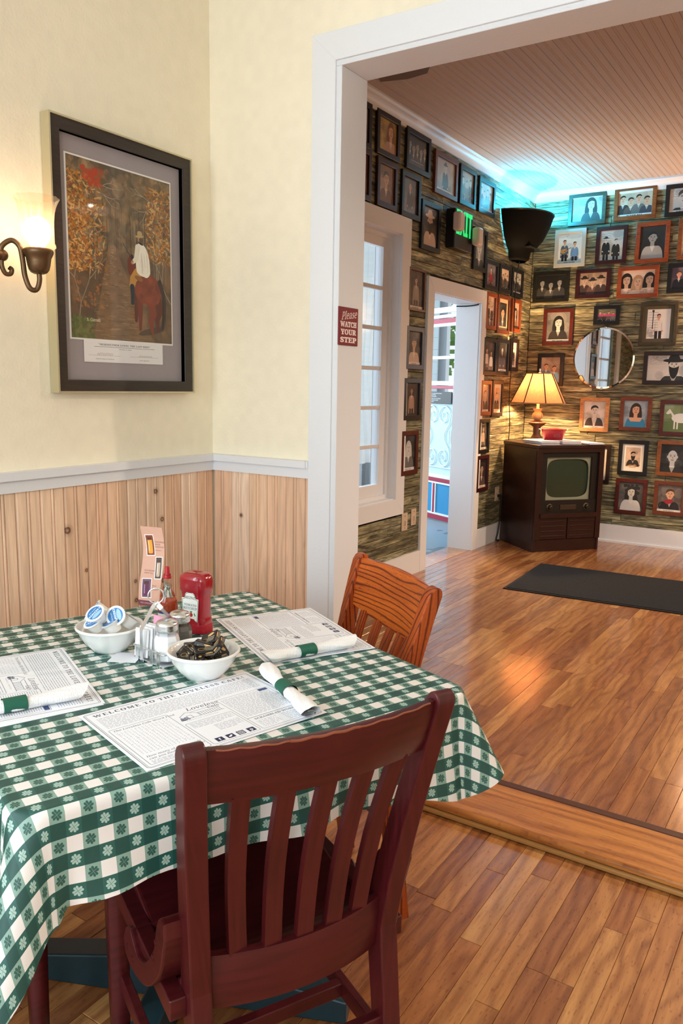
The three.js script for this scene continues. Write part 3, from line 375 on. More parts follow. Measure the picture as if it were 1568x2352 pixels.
// the prints: generic people, drawn into one atlas
const SK = { bw: '#cfcac4', sepia: '#cfae96', col: '#d9a888' };
function person(c, x, y, s, o) {                              // x centre, y chin, s head height
  const skin = o.skin, hair = o.hair, E2 = (a, b, rx, ry) => { c.beginPath(); c.ellipse(a, b, rx, ry, 0, 0, 6.3); c.fill(); };
  c.fillStyle = hair; if (o.long) { c.beginPath(); c.ellipse(x, y - s * 0.35, s * 0.58, s * 0.8, 0, 0, 6.3); c.fill(); c.beginPath(); c.moveTo(x - s * 0.58, y - s * 0.4); c.quadraticCurveTo(x - s * 0.75, y + s * 0.4, x - s * 0.5, y + s * 0.75); c.lineTo(x + s * 0.5, y + s * 0.75); c.quadraticCurveTo(x + s * 0.75, y + s * 0.4, x + s * 0.58, y - s * 0.4); c.fill(); if (o.curly) for (let i = 0; i < 26; i++) E2(x + Math.cos(i) * s * rr(0.45, 0.75), y - s * 0.4 + Math.sin(i * 1.7) * s * 0.75, s * 0.16, s * 0.16); }
  c.fillStyle = o.cloth; c.beginPath(); c.moveTo(x - s * 1.05, y + s * (o.full ? 3.4 : 2.4)); c.quadraticCurveTo(x - s * 1.15, y + s * 0.55, x - s * 0.55, y + s * 0.36); c.lineTo(x + s * 0.55, y + s * 0.36); c.quadraticCurveTo(x + s * 1.15, y + s * 0.55, x + s * 1.05, y + s * (o.full ? 3.4 : 2.4)); c.fill();
  if (o.full) { c.fillStyle = o.legs; c.fillRect(x - s * 0.72, y + s * 2.6, s * 0.62, s * 3.2); c.fillRect(x + s * 0.1, y + s * 2.6, s * 0.62, s * 3.2); c.strokeStyle = 'rgba(0,0,0,.35)'; c.lineWidth = s * 0.07; c.beginPath(); c.moveTo(x - s * 0.68, y + s * 0.9); c.lineTo(x - s * 0.7, y + s * 2.6); c.moveTo(x + s * 0.68, y + s * 0.9); c.lineTo(x + s * 0.7, y + s * 2.6); c.stroke(); c.fillStyle = skin; E2(x - s * 0.85, y + s * 2.6, s * 0.16, s * 0.2); E2(x + s * 0.85, y + s * 2.6, s * 0.16, s * 0.2); }
  c.fillStyle = skin; c.fillRect(x - s * 0.19, y - s * 0.2, s * 0.38, s * 0.66); if (o.vneck || o.off) { c.beginPath(); c.moveTo(x - s * (o.off ? 0.75 : 0.3), y + s * 0.38); c.lineTo(x + s * (o.off ? 0.75 : 0.3), y + s * 0.38); c.lineTo(x + s * (o.off ? 0.5 : 0), y + s * (o.off ? 0.8 : 1.6)); if (o.off) c.lineTo(x - s * 0.5, y + s * 0.8); c.fill(); }
  else { c.fillStyle = 'rgba(240,238,230,.65)'; c.beginPath(); c.moveTo(x - s * 0.24, y + s * 0.34); c.lineTo(x + s * 0.24, y + s * 0.34); c.lineTo(x, y + s * 0.95); c.fill(); }
  c.fillStyle = skin; E2(x, y - s * 0.45, s * 0.37, s * 0.52); E2(x - s * 0.38, y - s * 0.42, s * 0.06, s * 0.11); E2(x + s * 0.38, y - s * 0.42, s * 0.06, s * 0.11);
  if (!o.bald) { c.fillStyle = hair; c.beginPath(); c.ellipse(x, y - s * 0.68, s * 0.42, s * 0.36, 0, Math.PI, 6.2832); c.quadraticCurveTo(x + s * 0.34, y - s * 0.72, x + s * 0.05, y - s * 0.8); c.quadraticCurveTo(x - s * 0.3, y - s * 0.72, x - s * 0.4, y - s * 0.45); c.fill(); if (o.long) { c.fillRect(x - s * 0.46, y - s * 0.7, s * 0.12, s * 0.95); c.fillRect(x + s * 0.34, y - s * 0.7, s * 0.12, s * 0.95); } }
  c.fillStyle = 'rgba(30,18,14,.85)'; E2(x - s * 0.15, y - s * 0.5, s * 0.06, s * 0.032); E2(x + s * 0.15, y - s * 0.5, s * 0.06, s * 0.032); c.fillStyle = 'rgba(40,22,16,.55)'; c.fillRect(x - s * 0.23, y - s * 0.6, s * 0.16, s * 0.035); c.fillRect(x + s * 0.07, y - s * 0.6, s * 0.16, s * 0.035); c.fillStyle = 'rgba(70,34,24,.4)'; c.beginPath(); c.moveTo(x, y - s * 0.5); c.lineTo(x + s * 0.07, y - s * 0.3); c.lineTo(x - s * 0.03, y - s * 0.3); c.fill(); c.fillStyle = 'rgba(140,40,40,.75)'; E2(x, y - s * 0.17, s * 0.12, s * 0.035);
  if (o.beard) { c.fillStyle = o.hair; c.beginPath(); c.moveTo(x - s * 0.36, y - s * 0.4); c.quadraticCurveTo(x - s * 0.3, y + s * 0.5, x, y + s * 0.55); c.quadraticCurveTo(x + s * 0.3, y + s * 0.5, x + s * 0.36, y - s * 0.4); c.quadraticCurveTo(x, y - s * 0.1, x - s * 0.36, y - s * 0.4); c.fill(); }
  if (o.hat) { c.fillStyle = o.hatc ?? '#241d19'; E2(x, y - s * 0.78, s * 0.78, s * 0.14); c.beginPath(); c.moveTo(x - s * 0.42, y - s * 0.8); c.quadraticCurveTo(x - s * 0.36, y - s * 1.3, x, y - s * 1.22); c.quadraticCurveTo(x + s * 0.36, y - s * 1.3, x + s * 0.42, y - s * 0.8); c.fill(); }
  if (o.guitar) { c.fillStyle = o.gc ?? '#b98a45'; E2(x - s * 0.3, y + s * 1.75, s * 0.72, s * 0.55); E2(x + s * 0.35, y + s * 1.55, s * 0.45, s * 0.42); c.fillStyle = '#20140c'; E2(x + s * 0.1, y + s * 1.65, s * 0.18, s * 0.18); c.lineWidth = s * 0.13; c.strokeStyle = '#2a1b10'; c.beginPath(); c.moveTo(x + s * 0.4, y + s * 1.5); c.lineTo(x + s * 1.7, y + s * 0.95); c.stroke(); c.fillStyle = skin; E2(x + s * 0.0, y + s * 1.5, s * 0.17, s * 0.15); }
}
function scribble(c, x, y, w, h, n, col) { c.strokeStyle = col; c.lineWidth = 0.006; for (let i = 0; i < n; i++) { c.beginPath(); const yy = y + h * i / n; c.moveTo(x, yy); for (let k = 1; k <= 12; k++) c.lineTo(x + w * k / 12, yy + rr(-0.02, 0.02)); c.stroke(); } }
const CELL = 256, atlas = document.createElement('canvas'); atlas.width = atlas.height = 2048;
const ac = atlas.getContext('2d');
const hexMix = (h, k) => { const n = parseInt(h.length === 4 ? h.slice(1).split('').map((q) => q + q).join('') : h.slice(1), 16); return '#' + [16, 8, 0].map((b) => Math.max(0, Math.min(255, Math.round(((n >> b) & 255) * k))).toString(16).padStart(2, '0')).join(''); };
function drawPhoto(i, aw, ah, p) {
  const c = ac; c.save(); c.beginPath(); c.rect((i % 8) * CELL, Math.floor(i / 8) * CELL, CELL, CELL); c.clip(); c.translate((i % 8) * CELL, Math.floor(i / 8) * CELL); c.scale(CELL / aw, CELL / ah);   // unit: the shorter side is 1
  c.fillStyle = p.bg; c.fillRect(0, 0, aw, ah);
  for (let k = 0; k < 14; k++) { c.fillStyle = `rgba(${p.dark ? '0,0,0' : rnd() > 0.5 ? '255,255,255' : '0,0,0'},.10)`; c.beginPath(); c.ellipse(rr(0, aw), rr(0, ah), rr(0.1, 0.4), rr(0.08, 0.3), 0, 0, 6.3); c.fill(); }
  const skin = p.dark ? hexMix(SK[p.m], 0.75) : SK[p.m], hair0 = p.hair ?? ['#2a1c14', '#17120f', '#4a3524', '#1e1613'][i % 4];
  if (p.animal) { c.fillStyle = '#5d7040'; c.fillRect(0, ah * 0.62, aw, ah); c.fillStyle = '#e2ded6'; c.beginPath(); c.ellipse(aw * 0.62, ah * 0.5, 0.34, 0.17, 0, 0, 6.3); c.fill(); for (const q of [0.36, 0.46, 0.78, 0.87]) c.fillRect(aw * q, ah * 0.55, 0.05, 0.34); c.beginPath(); c.moveTo(aw * 0.42, ah * 0.48); c.lineTo(aw * 0.2, ah * 0.18); c.lineTo(aw * 0.08, ah * 0.34); c.lineTo(aw * 0.14, ah * 0.38); c.lineTo(aw * 0.25, ah * 0.34); c.lineTo(aw * 0.36, ah * 0.6); c.fill(); c.fillStyle = '#8d857a'; c.beginPath(); c.moveTo(aw * 0.92, ah * 0.42); c.lineTo(aw * 0.99, ah * 0.75); c.lineTo(aw * 0.9, ah * 0.6); c.fill(); }
  for (let k = 0; k < p.n; k++) {
    const one = p.n === 1, s = one ? (p.full ? 0.2 : p.big ? 0.52 : 0.4) : p.big3 ? 0.42 : (p.full ? 0.16 : 0.24) * (aw > 1.1 ? 1.1 : 1), x = one ? (p.cx ?? 0.5) * aw : aw * (k + 0.7 + (p.big3 ? -0.2 : -0.05)) / (p.n + (p.big3 ? 0 : 0.4) + 0.0), y = one ? ah * (p.full ? 0.33 : p.big ? 0.62 : 0.5) : ah * (p.big3 ? 0.6 : p.full ? 0.36 : 0.45) + (k % 2) * 0.09;
    person(c, x, y, s, { skin, hair: p.hairs?.[k] ?? hair0, cloth: p.cloth ? hexMix(p.cloth, k % 2 ? 1.5 : 1) : ['#38404c', '#2a2422', '#5a4a40', '#6d6a66'][(i + k) % 4], legs: '#23222a', long: p.long, full: p.full, hat: p.hat && (one || k % 2 === 0 || p.n === 3), hatc: p.hairhat, beard: p.beard, guitar: p.guitar && k === 0, gc: p.m === 'bw' ? '#3c3833' : undefined, vneck: p.vneck, off: p.off, bald: p.bald, curly: p.curly });
  }
  if (p.bike) { c.fillStyle = '#a01c2c'; c.beginPath(); c.ellipse(aw * 0.45, ah * 0.62, 0.2, 0.1, -0.2, 0, 6.3); c.fill(); c.strokeStyle = '#15151a'; c.lineWidth = 0.05; for (const q of [0.22, 0.7]) { c.beginPath(); c.arc(aw * q, ah * 0.78, 0.14, 0, 6.3); c.stroke(); } }
  if (p.pole) { c.fillStyle = '#2a2420'; c.fillRect(aw * 0.24, ah * 0.06, 0.035, ah * 0.6); c.fillRect(aw * 0.21, ah * 0.04, 0.09, 0.09); }
  if (p.band) { c.fillStyle = p.band; c.fillRect(0, ah * 0.42, aw, ah * 0.16); }
  if (p.w) scribble(c, aw * 0.06, ah * 0.12, aw * 0.42, ah * (p.w > 1 ? 0.75 : 0.3), p.w > 1 ? 9 : 4, p.dark ? '#ddd' : '#1a1a20');
  if (p.cap) { c.fillStyle = '#e8e4dc'; c.fillRect(0, ah * 0.91, aw, ah * 0.09); c.fillStyle = '#33302c'; for (let k = 0; k < 9; k++) c.fillRect(aw * (0.28 + 0.05 * k), ah * 0.94, aw * rr(0.015, 0.035), ah * 0.028); }
  if (p.cap2) { c.fillStyle = '#cfcac2'; c.fillRect(aw * 0.2, ah * 0.8, aw * 0.6, ah * 0.015); }
  if (p.text) { c.fillStyle = 'rgba(246,240,234,.9)'; c.font = 'bold 0.2px sans-serif'; c.save(); c.scale(0.01, 0.01); c.font = 'bold 17px sans-serif'; c.textAlign = 'center'; c.fillText(p.text, aw * 50, ah * 93); c.strokeStyle = '#3a2a26'; c.lineWidth = 0.8; c.strokeText(p.text, aw * 50, ah * 93); c.restore(); }
  if (p.m === 'bw' || p.m === 'sepia') { c.setTransform(1, 0, 0, 1, 0, 0); const X = (i % 8) * CELL, Y = Math.floor(i / 8) * CELL, d = c.getImageData(X, Y, CELL, CELL), a = d.data; for (let k = 0; k < a.length; k += 4) { const g = 0.3 * a[k] + 0.59 * a[k + 1] + 0.11 * a[k + 2]; if (p.m === 'bw') { a[k] = g * 1.0; a[k + 1] = g * 0.985; a[k + 2] = g * 0.96; } else { a[k] = 0.5 * a[k] + g * 0.53; a[k + 1] = 0.45 * a[k + 1] + g * 0.48; a[k + 2] = 0.4 * a[k + 2] + g * 0.46; } } c.putImageData(d, X, Y); }
  c.restore();
}
const FC = { greygreen: 0x4f5f55, honey: 0x99602f, black: 0x131214, pale: 0xb9bdb8, maroon: 0x3d161a, orange: 0xa3542a, darkgreen: 0x23251f, redbrown: 0x5e2418, olive: 0x4d472f, darkbrown: 0x2c1c16, blond: 0xd6a26a, brown: 0x7c4426, thinbrown: 0x6a4526 };
const FM = {}; for (const k in FC) FM[k] = std(FC[k], 0.38, { map: k === 'black' || k === 'pale' ? null : T_mahog });
const atlasTex = new THREE.CanvasTexture(atlas); atlasTex.colorSpace = THREE.SRGBColorSpace; atlasTex.magFilter = THREE.LinearFilter; atlasTex.generateMipmaps = true;
const M_print = phys(0xffffff, 0.5, { map: atlasTex, clearcoat: 0.7, clearcoatRoughness: 0.04 });
frameDefs.forEach((d, i) => {
  const P3 = d.pts.map(([x, y]) => d.wall === 'B' ? onPlane('z', ZB + 0.02, x, y) : onPlane('x', XF + 0.02, x, y)), h = (v) => d.wall === 'B' ? v.x : -v.z;
  const u0 = (h(P3[0]) + h(P3[3])) / 2, u1 = (h(P3[1]) + h(P3[2])) / 2, y1 = (P3[0].y + P3[1].y) / 2, y0 = (P3[2].y + P3[3].y) / 2, w = u1 - u0, H = y1 - y0, um = (u0 + u1) / 2;
  const o = thing('photo_frame', d.label, 'photo frame', d.wall === 'B' ? [um, y0, ZB + 0.002] : [XF + 0.002, y0, -um], d.wall === 'B' ? 0 : Math.PI / 2, 'framed photographs on the board walls');
  const fw = d.col === 'thinbrown' ? 0.018 : d.col === 'olive' ? 0.028 : 0.033, ring = (a, b, depth, z, bev) => { const s = new THREE.Shape(); s.moveTo(-w / 2 + a, a); s.lineTo(w / 2 - a, a); s.lineTo(w / 2 - a, H - a); s.lineTo(-w / 2 + a, H - a); s.closePath(); const q = new THREE.Path(); q.moveTo(-w / 2 + b, b); q.lineTo(-w / 2 + b, H - b); q.lineTo(w / 2 - b, H - b); q.lineTo(w / 2 - b, b); q.closePath(); s.holes.push(q); const g = new THREE.ExtrudeGeometry(s, { depth, bevelEnabled: bev > 0, bevelSize: bev, bevelThickness: bev, bevelSegments: 2 }); g.translate(0, 0, z); return g; };
  mesh('moulding', ring(0.003, fw - 0.003, 0.014, 0.002, 0.0028), FM[d.col], o);
  let inset = fw - 0.002;
  if (d.photo.mat) { mesh('mat_board', ring(inset - 0.004, fw + 0.028, 0.002, 0.005, 0), std(d.photo.mat, 0.8), o); inset = fw + 0.026; }
  const pw = w - 2 * inset, ph = H - 2 * inset, sh = Math.min(pw, ph); drawPhoto(i, pw / sh, ph / sh, d.photo);
  const g = new THREE.PlaneGeometry(pw, ph); g.translate(0, H / 2, 0.0055); const uv = g.attributes.uv, cx = (i % 8) / 8, cy = 1 - (Math.floor(i / 8) + 1) / 8; for (let k = 0; k < 4; k++) uv.setXY(k, cx + (uv.getX(k) * 0.98 + 0.01) / 8, cy + (uv.getY(k) * 0.98 + 0.01) / 8);
  mesh('print', g, M_print, o); mesh('backing', box(-w / 2 + 0.01, w / 2 - 0.01, 0.01, H - 0.01, 0.0005, 0.004), M.gap, o);
});
// round bevelled mirror
{ const o = thing('round_mirror', 'round frameless mirror hanging on the board wall', 'mirror', [0.058, 1.35, ZB + 0.006], 0.35 * RAD);
  const g = lathe([[0, 0.008], [0.243, 0.008], [0.2565, 0.003], [0.2565, 0], [0, 0]], 72); g.rotateX(Math.PI / 2); g.translate(0, 0.259, 0); const m = g.toNonIndexed(); m.computeVertexNormals(); mesh('glass', m, M.mirror, o);
  for (const y of [0.004, 0.514]) mesh('clip', rbox(0.02, 0.016, 0.012, 0.003, 0, y, 0.006), M.chrome, o); }
// ------------------------------------------------------------ things on the photo room walls
const font = await new FontLoader().loadAsync('fonts/droid/droid_sans_bold.typeface.json');
{ // exit sign with two lamp heads
  const c = (x, y) => onPlane('x', XF + 0.075, 820 + x * 0.27423, 200 + y * 0.27423), TL = c(830, 1012), TR = c(978, 1075), BR = c(955, 1390), BL = c(805, 1340);
  const z0 = (TL.z + BL.z) / 2, z1 = (TR.z + BR.z) / 2, y1 = (TL.y + TR.y) / 2, y0 = (BL.y + BR.y) / 2, w = z0 - z1, h = y1 - y0;
  const o = thing('exit_sign', 'black emergency exit sign with green letters and two lamp heads', 'exit sign', [XF + 0.004, y0, (z0 + z1) / 2], Math.PI / 2);
  mesh('housing', rbox(w, h, 0.07, 0.008, 0, h / 2, 0.036), M.black, o);
  const tg = new TextGeometry('EXIT', { font, size: 0.15, depth: 0.003, curveSegments: 4, bevelEnabled: false }); tg.computeBoundingBox(); const bb2 = tg.boundingBox; tg.translate(-(bb2.min.x + bb2.max.x) / 2, 0, 0); tg.scale((w * 0.86) / (bb2.max.x - bb2.min.x), 1.1, 1); tg.translate(0, h * 0.36, 0.072);
  mesh('lettering', tg, std(0x0a3020, 0.5, { emissive: 0x19e070, emissiveIntensity: 1.1 }), o);
  for (const s of [-1, 1]) { mesh('lamp_head', rbox(0.085, 0.125, 0.06, 0.018, s * (w * 0.5 + 0.012) - 0.01, h * (s < 0 ? 0.62 : 0.43), 0.11), std(0xe0cfc0, 0.3), o); mesh('lamp_arm', rbox(0.05, 0.05, 0.06, 0.008, s * (w * 0.5 - 0.01), h * (s < 0 ? 0.6 : 0.42), 0.055), M.black, o); } }
{ // black uplighter in the corner with a cyan tube
  const cz = -4.40, o = thing('wall_uplighter', 'black bowl-shaped wall uplighter glowing cyan in the corner', 'wall light', [XF + 0.006, 2.385, cz], Math.PI / 2), prof = [[0.02, 0.0], [0.1, 0.0], [0.125, 0.02], [0.135, 0.075], [0.175, 0.1], [0.235, 0.17], [0.285, 0.27], [0.315, 0.36]];
  const shell = (k, pr) => { const g = new THREE.LatheGeometry(pr.map((p) => new THREE.Vector2(p[0] * k, p[1])), 40, -Math.PI / 2, Math.PI); g.scale(1.08, 1, 0.95); return g; };
  mesh('bowl', merge([shell(1, prof), shell(0.97, prof)]), phys(0x030303, 0.7, { specularIntensity: 0.25 }), o); mesh('rim', (() => { const p = []; for (let i = 0; i <= 24; i++) { const a = Math.PI * i / 24; p.push([Math.cos(a) * 0.335, 0.36, Math.sin(a) * 0.297]); } return tube(p, 0.007, 48, 6); })(), M.blackSatin, o);
  mesh('glue_tray', rbox(0.24, 0.012, 0.16, 0.003, 0, 0.1, 0.09), M.black, o);
  mesh('tube_lamp', (() => { const g = new THREE.CylinderGeometry(0.012, 0.012, 0.36, 12); g.rotateZ(Math.PI / 2); g.translate(0, 0.3, 0.11); return g; })(), std(0x9fefff, 0.4, { emissive: 0x58d8ff, emissiveIntensity: 6 }), o);
  const l = new THREE.PointLight(0x2fc0f0, 4.5, 0, 2); l.name = 'uplighter_glow'; l.position.set(XF + 0.13, 2.78, cz); l.castShadow = true; l.shadow.radius = 3; scene.add(l);
  tag(mesh('power_cord', tube([[XF + 0.05, 2.385, cz], [XF + 0.025, 2.2, cz - 0.01], [XF + 0.03, 1.7, cz - 0.005], [XF + 0.025, 1.3, cz + 0.01], [XF + 0.03, 1.0, cz - 0.02], [XF + 0.022, 0.75, cz + 0.0]], 0.004, 50, 6), M.black), 'thin black cord hanging from the wall uplighter', 'cord'); }
{ // outlets and switch plates
  const pl = (y0, y1, z0, z1, l, kind) => { const o = thing('wall_plate', l, 'wall plate', [XF + 0.001, y0, (z0 + z1) / 2], Math.PI / 2); const w = Math.abs(z0 - z1) , h = y1 - y0; mesh('plate', rbox(w, h, 0.008, 0.003, 0, h / 2, 0.004), std(0xcbb59c, 0.4), o); if (kind) { mesh('toggle', rbox(0.012, 0.03, 0.018, 0.003, 0, h * 0.45, 0.012), std(0xd8c6b0, 0.4), o); mesh('screw', merge([cyl(0.004, 0.004, 0.003, 0, 10).rotateX(Math.PI / 2).translate(0, h * 0.85, 0.008), cyl(0.004, 0.004, 0.003, 0, 10).rotateX(Math.PI / 2).translate(0, h * 0.15, 0.008)]), M.steel, o); } else mesh('socket', merge([rbox(0.034, 0.028, 0.006, 0.003, 0, h * 0.7, 0.008), rbox(0.034, 0.028, 0.006, 0.003, 0, h * 0.3, 0.008)]), std(0xd8c6b0, 0.4), o); };
  pl(0.365, 0.485, -2.565, -2.645, 'beige switch plate touching the window casing corner', 1); pl(0.385, 0.5, -2.70, -2.77, 'beige switch plate beside the porch door casing', 1); pl(0.385, 0.505, -4.225, -4.305, 'beige socket plate beside the television', 0);
  tag(mesh('plug_cord', merge([tube([[XF + 0.012, 0.43, -4.265], [XF + 0.04, 0.43, -4.262], [XF + 0.05, 0.42, -4.262], [XF + 0.04, 0.25, -4.268], [XF + 0.034, 0.12, -4.262], [XF + 0.03, 0.06, -4.24], [XF + 0.04, 0.045, -4.22], [XF + 0.05, 0.045, -4.25], [XF + 0.03, 0.045, -4.27]], 0.006, 60, 6), rbox(0.03, 0.025, 0.025, 0.005, XF + 0.03, 0.43, -4.265)]), M.black), 'black plug and cord running from socket to floor', 'cord'); }
{ // peeled ceiling patch by the header
  const a = onPlane('y', CEIL - 0.004, 905, 172), b = onPlane('y', CEIL - 0.004, 985, 175), c = onPlane('y', CEIL - 0.004, 935, 189), s = new THREE.Shape(); s.moveTo(-0.17, -0.05); s.lineTo(-0.02, -0.09); s.lineTo(0.11, -0.07); s.lineTo(0.16, 0.0); s.lineTo(0.09, 0.06); s.lineTo(0.07, 0.1); s.lineTo(-0.12, 0.08); s.closePath();
  const g = new THREE.ExtrudeGeometry(s, { depth: 0.006, bevelEnabled: false }); g.rotateX(Math.PI / 2); tag(mesh('ceiling_patch', g, std(0x7a6652, 0.8), null, [(a.x + b.x) / 2 - 0.02, CEIL, (a.z + b.z) / 2 + 0.06]), 'ragged brown patch on the ceiling boards by the opening', 'ceiling patch'); }
{ // back wall sconce just outside the view: its glow lies on the ceiling and the floor
  const o = thing('wall_sconce', 'warm glass wall sconce on the board wall', 'wall light', [1.12, 2.0, ZB + 0.002]);
  mesh('backplate', cyl(0.06, 0.05, 0.02, 0, 24).rotateX(Math.PI / 2), M.bronze, o); mesh('arm', tube([[0, 0, 0.02], [0, -0.05, 0.08], [0, 0.0, 0.12]], 0.008, 16, 8), M.bronze, o); mesh('glass_shade', lathe([[0.03, 0.0], [0.045, 0.06], [0.06, 0.14]], 24).translate(0, 0.0, 0.12), phys(0xfff0dc, 0.5, { transmission: 0.6, thickness: 0, emissive: 0xffb070, emissiveIntensity: 2 }), o); mesh('bulb', new THREE.SphereGeometry(0.022, 16, 12).translate(0, 0.06, 0.12), std(0xffffff, 0.5, { emissive: 0xffcf9a, emissiveIntensity: 12 }), o);
  const l = new THREE.PointLight(0xffc499, 2.2, 0, 2); l.name = 'back_sconce_light'; l.position.set(1.12, 2.06, ZB + 0.122); l.castShadow = true; l.shadow.radius = 1.5; scene.add(l); }
for (const [x, z, n] of [[2.5, -1.6, 'window end'], [2.6, -3.6, 'far end']]) { // unseen pendants added right of the view to brighten the photo room
  const o = thing('added_pendant_lamp', 'added unseen pendant lamp brightening the photo room, ' + n, 'pendant lamp', [x, CEIL - 0.55, z], 0, 'added pendant lamps brightening the photo room');
  mesh('rod', cyl(0.008, 0.008, 0.37, 0.18), M.bronze, o); mesh('canopy', cyl(0.05, 0.06, 0.02, 0.53), M.bronze, o); mesh('shade', lathe([[0.03, 0.18], [0.1, 0.13], [0.17, 0.0]], 32), std(0x3a3028, 0.5), o); mesh('bulb', new THREE.SphereGeometry(0.035, 16, 12).translate(0, 0.07, 0), std(0xffffff, 0.5, { emissive: 0xffd9b0, emissiveIntensity: 15 }), o);
  const l = new THREE.PointLight(0xffe6cf, 13.5, 0, 2); l.name = 'added_pendant_light'; l.position.set(x, CEIL - 0.48, z); l.castShadow = true; l.shadow.radius = 2; scene.add(l); }

// ------------------------------------------------------------ television console, lamp and what lies on it
const TVX = -0.181, TVZ = -4.384, TVR = Math.atan2(0.771, 0.637) ;
{ const W = 0.616, Dp = 0.55, H = 0.868, tv = thing('television_console', 'old dark mahogany television console standing in the corner', 'television', [TVX, FL, TVZ], 0); tv.rotation.y = Math.atan2(0.479, 0.397) * 1;
  const mah = std(0x33140f, 0.36, { map: T_mahog }), zf = Dp / 2;
  mesh('side_panel', boxUV(rbox(0.02, H - 0.03, Dp - 0.01, 0.003, -W / 2 + 0.01, (H - 0.03) / 2, -0.005)), mah, tv); mesh('side_panel', boxUV(rbox(0.02, H - 0.03, Dp - 0.01, 0.003, W / 2 - 0.01, (H - 0.03) / 2, -0.005)), mah, tv);
  mesh('top', boxUV(rbox(W + 0.012, 0.03, Dp + 0.012, 0.006, 0, H - 0.015, 0)), mah, tv); mesh('back_panel', box(-W / 2 + 0.02, W / 2 - 0.02, 0.06, H - 0.03, -zf, -zf + 0.01), mah, tv); mesh('plinth', boxUV(rbox(W - 0.02, 0.1, Dp - 0.02, 0.004, 0, 0.05, -0.008)), mah, tv);
  mesh('front_frame', merge([box(-W / 2, -W / 2 + 0.045, 0.1, H - 0.03, zf - 0.03, zf), box(W / 2 - 0.045, W / 2, 0.1, H - 0.03, zf - 0.03, zf), box(-W / 2 + 0.045, W / 2 - 0.045, H - 0.06, H - 0.03, zf - 0.03, zf), box(-W / 2 + 0.045, W / 2 - 0.045, 0.28, 0.315, zf - 0.03, zf + 0.012)]), mah, tv);
  mesh('screen_surround', merge([box(-W / 2 + 0.045, W / 2 - 0.045, 0.315, 0.42, zf - 0.06, zf - 0.012), box(-W / 2 + 0.045, W / 2 - 0.045, H - 0.1, H - 0.06, zf - 0.06, zf - 0.02), box(-W / 2 + 0.045, -W / 2 + 0.1, 0.42, H - 0.1, zf - 0.06, zf - 0.02), box(W / 2 - 0.1, W / 2 - 0.045, 0.42, H - 0.1, zf - 0.06, zf - 0.02)]), std(0x17110f, 0.4), tv);
  { const s = new THREE.Shape(), a = W / 2 - 0.1, b0 = 0.42, b1 = H - 0.1; s.moveTo(-a, b0); s.lineTo(a, b0); s.lineTo(a, b1); s.lineTo(-a, b1); s.closePath(); const q = new THREE.Path(), ew = a - 0.012, eh = (b1 - b0) / 2 - 0.016, cy = (b0 + b1) / 2; for (let i = 0; i <= 64; i++) { const t = i / 64 * 6.2832, e = 0.42, x = Math.sign(Math.cos(t)) * Math.pow(Math.abs(Math.cos(t)), e) * ew, y = cy + Math.sign(Math.sin(t)) * Math.pow(Math.abs(Math.sin(t)), e) * eh; i ? q.lineTo(x, y) : q.moveTo(x, y); } s.holes.push(q);
    mesh('screen_mask', new THREE.ExtrudeGeometry(s, { depth: 0.008, bevelEnabled: true, bevelSize: 0.002, bevelThickness: 0.002, bevelSegments: 2 }).translate(0, 0, zf - 0.05), std(0x8f8f78, 0.45), tv);
    const g = new THREE.PlaneGeometry(2 * a - 0.004, b1 - b0 - 0.004, 24, 24), p = g.attributes.position; for (let i = 0; i < p.count; i++) { const x = p.getX(i) / a, y = p.getY(i) / ((b1 - b0) / 2); p.setZ(i, 0.02 * (1 - 0.5 * (x * x + y * y))); } g.computeVertexNormals(); g.translate(0, cy, zf - 0.066); mesh('picture_tube', g, std(0x2f3a2c, 0.22), tv); }
  for (const s of [-1, 1]) { const k = mesh('knob', lathe([[0, 0.03], [0.014, 0.03], [0.018, 0.022], [0.02, 0.006], [0.03, 0.004], [0.03, 0]], 24).rotateX(Math.PI / 2), std(0x201a14, 0.3), tv, [s * 0.17, 0.365, zf - 0.012]); mesh('brass_ring', new THREE.TorusGeometry(0.024, 0.0025, 8, 24), std(0x9a7f4a, 0.3, { metalness: 0.9 }), k, [0, 0, 0.006]); }
  mesh('name_plate', rbox(0.15, 0.04, 0.006, 0.002, 0, 0.362, zf - 0.01), std(0x3a2a1e, 0.4), tv); 
  for (const s of [-1, 1]) { const d = mesh('speaker_door', boxUV(rbox(W / 2 - 0.05, 0.175, 0.012, 0.003, s * (W / 4 - 0.021), 0.19, zf - 0.012)), mah, tv); for (let i = 0; i < 4; i++) mesh('moulded_line', rbox(W / 2 - 0.08, 0.006, 0.005, 0.002, s * (W / 4 - 0.021), 0.13 + i * 0.04, zf - 0.004), mah, d); } }
const tvTop = FL + 0.868, TVT = Math.atan2(0.479, 0.397), onTV = (a, b) => [TVX + a * Math.cos(TVT) + b * Math.sin(TVT), tvTop, TVZ - a * Math.sin(TVT) + b * Math.cos(TVT)];
{ // papers
  const pap = [[-0.19, 0.12, 0.17, 0.26, 0.03, 0.04, 'stack of white papers at the left end of the television top'], [0.0, 0.14, 0.17, 0.26, 0.03, -0.02, 'stack of white papers in the middle of the television top'], [0.21, 0.15, 0.15, 0.27, 0.014, 0.03, 'loose white papers overhanging the television top']];
  for (const [a, b, w, d, h, r, l] of pap) { const gs = []; const n = Math.round(h / 0.003); for (let i = 0; i < n; i++) { const g = new THREE.BoxGeometry(w, 0.0024, d); g.rotateY(rr(-0.06, 0.06)); g.translate(rr(-0.008, 0.008), 0.0015 + i * 0.003, rr(-0.008, 0.008)); gs.push(g); } const m = mesh('paper_stack', merge(gs), std(0xe6e2e6, 0.8)); m.position.set(...onTV(a, b)); m.position.y += 0.0005; m.rotation.y = TVT + r; tag(m, l, 'papers'); } }
